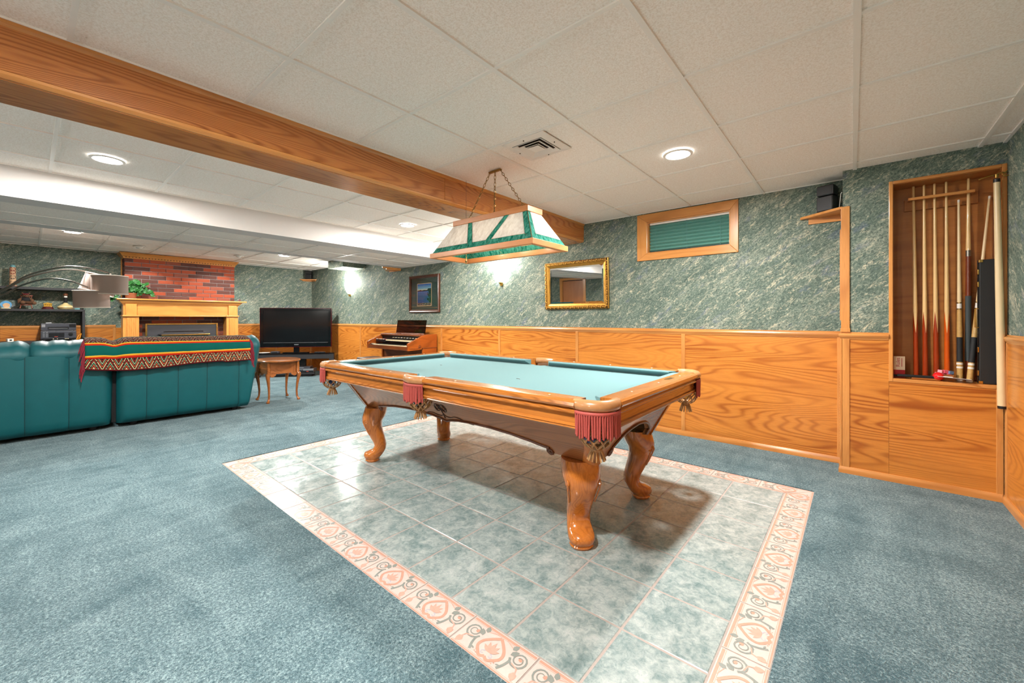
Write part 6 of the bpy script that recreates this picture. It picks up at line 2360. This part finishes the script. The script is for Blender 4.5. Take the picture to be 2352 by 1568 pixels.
MB().box(-hx + .03, hx - .03, oy_(3.820), oy_(3.890), .872, .903).build('fallboard', 'organ_wood', og, bevel=.012, seg=3)
MB().box(-hx + .03, hx - .03, oy_(3.592), oy_(3.612), .672, .730).build('key_slip', 'organ_wood', og, bevel=.003)
MB().box(-hx + .03, hx - .03, oy_(3.612), oy_(3.86), .672, .690).build('key_bed', 'organ_wood', og)
MB().box(-hx + .03, hx - .03, oy_(3.86), oy_(3.88), .69, .885).build('control_panel', 'stereo_dark', og)
for (x0, x1, y0, z0, nm) in ((-.40, .42, 3.615, .740, 'lower_keys'), (-.22, .50, 3.722, .815, 'upper_keys')):
    kd = MB().box(x0, x1, oy_(y0), oy_(y0 + .105), z0 - .022, z0).build(nm, 'ivory', og)
    blk = MB().box(-.006, .006, 0, .062, 0, .010).mesh('black_key', 'key_black')
    gap = MB().box(-.0008, .0008, 0, .105, 0, .0006).mesh('key_gap', 'key_black')
    nk = int((x1 - x0) / .0225)
    for i in range(nk):
        if i > 0:
            inst('key_gap', gap, kd, (x0 + i * .0225, oy_(y0), z0))
        if i % 7 not in (2, 6) and i < nk - 1:
            inst('black_key', blk, kd, (x0 + (i + 1) * .0225, oy_(y0) + .043, z0))
MB().box(-.52, -.41, oy_(3.615), oy_(3.715), .690, .738).build('control_block', 'stereo_dark', og, bevel=.003)
MB().box(.43, .52, oy_(3.615), oy_(3.690), .690, .742).build('control_block', 'ivory', og, bevel=.003)
MB().box(.46, .475, oy_(3.625), oy_(3.635), .742, .748).build('red_tab', 'cap_red', og)
MB().box(-.50, -.23, oy_(3.722), oy_(3.820), .770, .812).build('control_block', 'stereo_dark', og, bevel=.003)
tb_ = {m: MB().box(-.009, .009, 0, .030, 0, .008).mesh('stop_tab', m) for m in ('ivory', 'cap_red', 'orange_plastic', 'white_gloss')}
for i in range(11):
    inst('stop_tab', tb_[('white_gloss', 'ivory', 'cap_red', 'orange_plastic', 'ivory', 'ivory', 'white_gloss', 'cap_red', 'ivory', 'white_gloss', 'cap_red')[i]], og, (-.485 + i * .023, oy_(3.725), .812))
for i in range(4):
    inst('stop_tab', tb_['ivory'], og, (-.50 + i * .024, oy_(3.64), .738))
for i in range(9):
    inst('stop_tab', tb_[('ivory', 'white_gloss')[i % 2]], og, (-.18 + i * .075, oy_(3.828), .838))
# music rest
MB().obox((.130, oy_(3.955), 1.015), (.755, .006, .215), (-.16, 0, 0)).build('music_rest', 'smoke', og)
MB().box(-.24, .50, oy_(3.925), oy_(3.945), .905, .918).build('rest_ledge', 'organ_wood', og, bevel=.003)
MB().lathe([(.08, 0), (.08, .01)], (0, oy_(3.72), .16), 20).build('pedal', 'black_matte', og)
for i in range(6):
    MB().box(-.35 + i * .06, -.32 + i * .06, oy_(3.57), oy_(3.86), .05, .07).build('bass_pedal', 'organ_wood', og, bevel=.003)

bn = thing('organ_bench', 'dark padded organ bench in front of the organ', 'bench', (-5.33, 3.385, .0095))
MB().box(-.42, .42, -.155, .155, .520, .560).build('cushion', 'bench_leather', bn, bevel=.014, seg=3)
MB().box(-.40, .40, -.14, .14, .460, .520).build('seat_box', 'organ_wood', bn, bevel=.003)
for x in (-.38, .38):
    for y in (-.115, .115):
        MB().tube([(x, y, 0), (x * .97, y * .95, .465)], [.014, .022], 10).build('leg', 'organ_wood', bn, smooth=True)
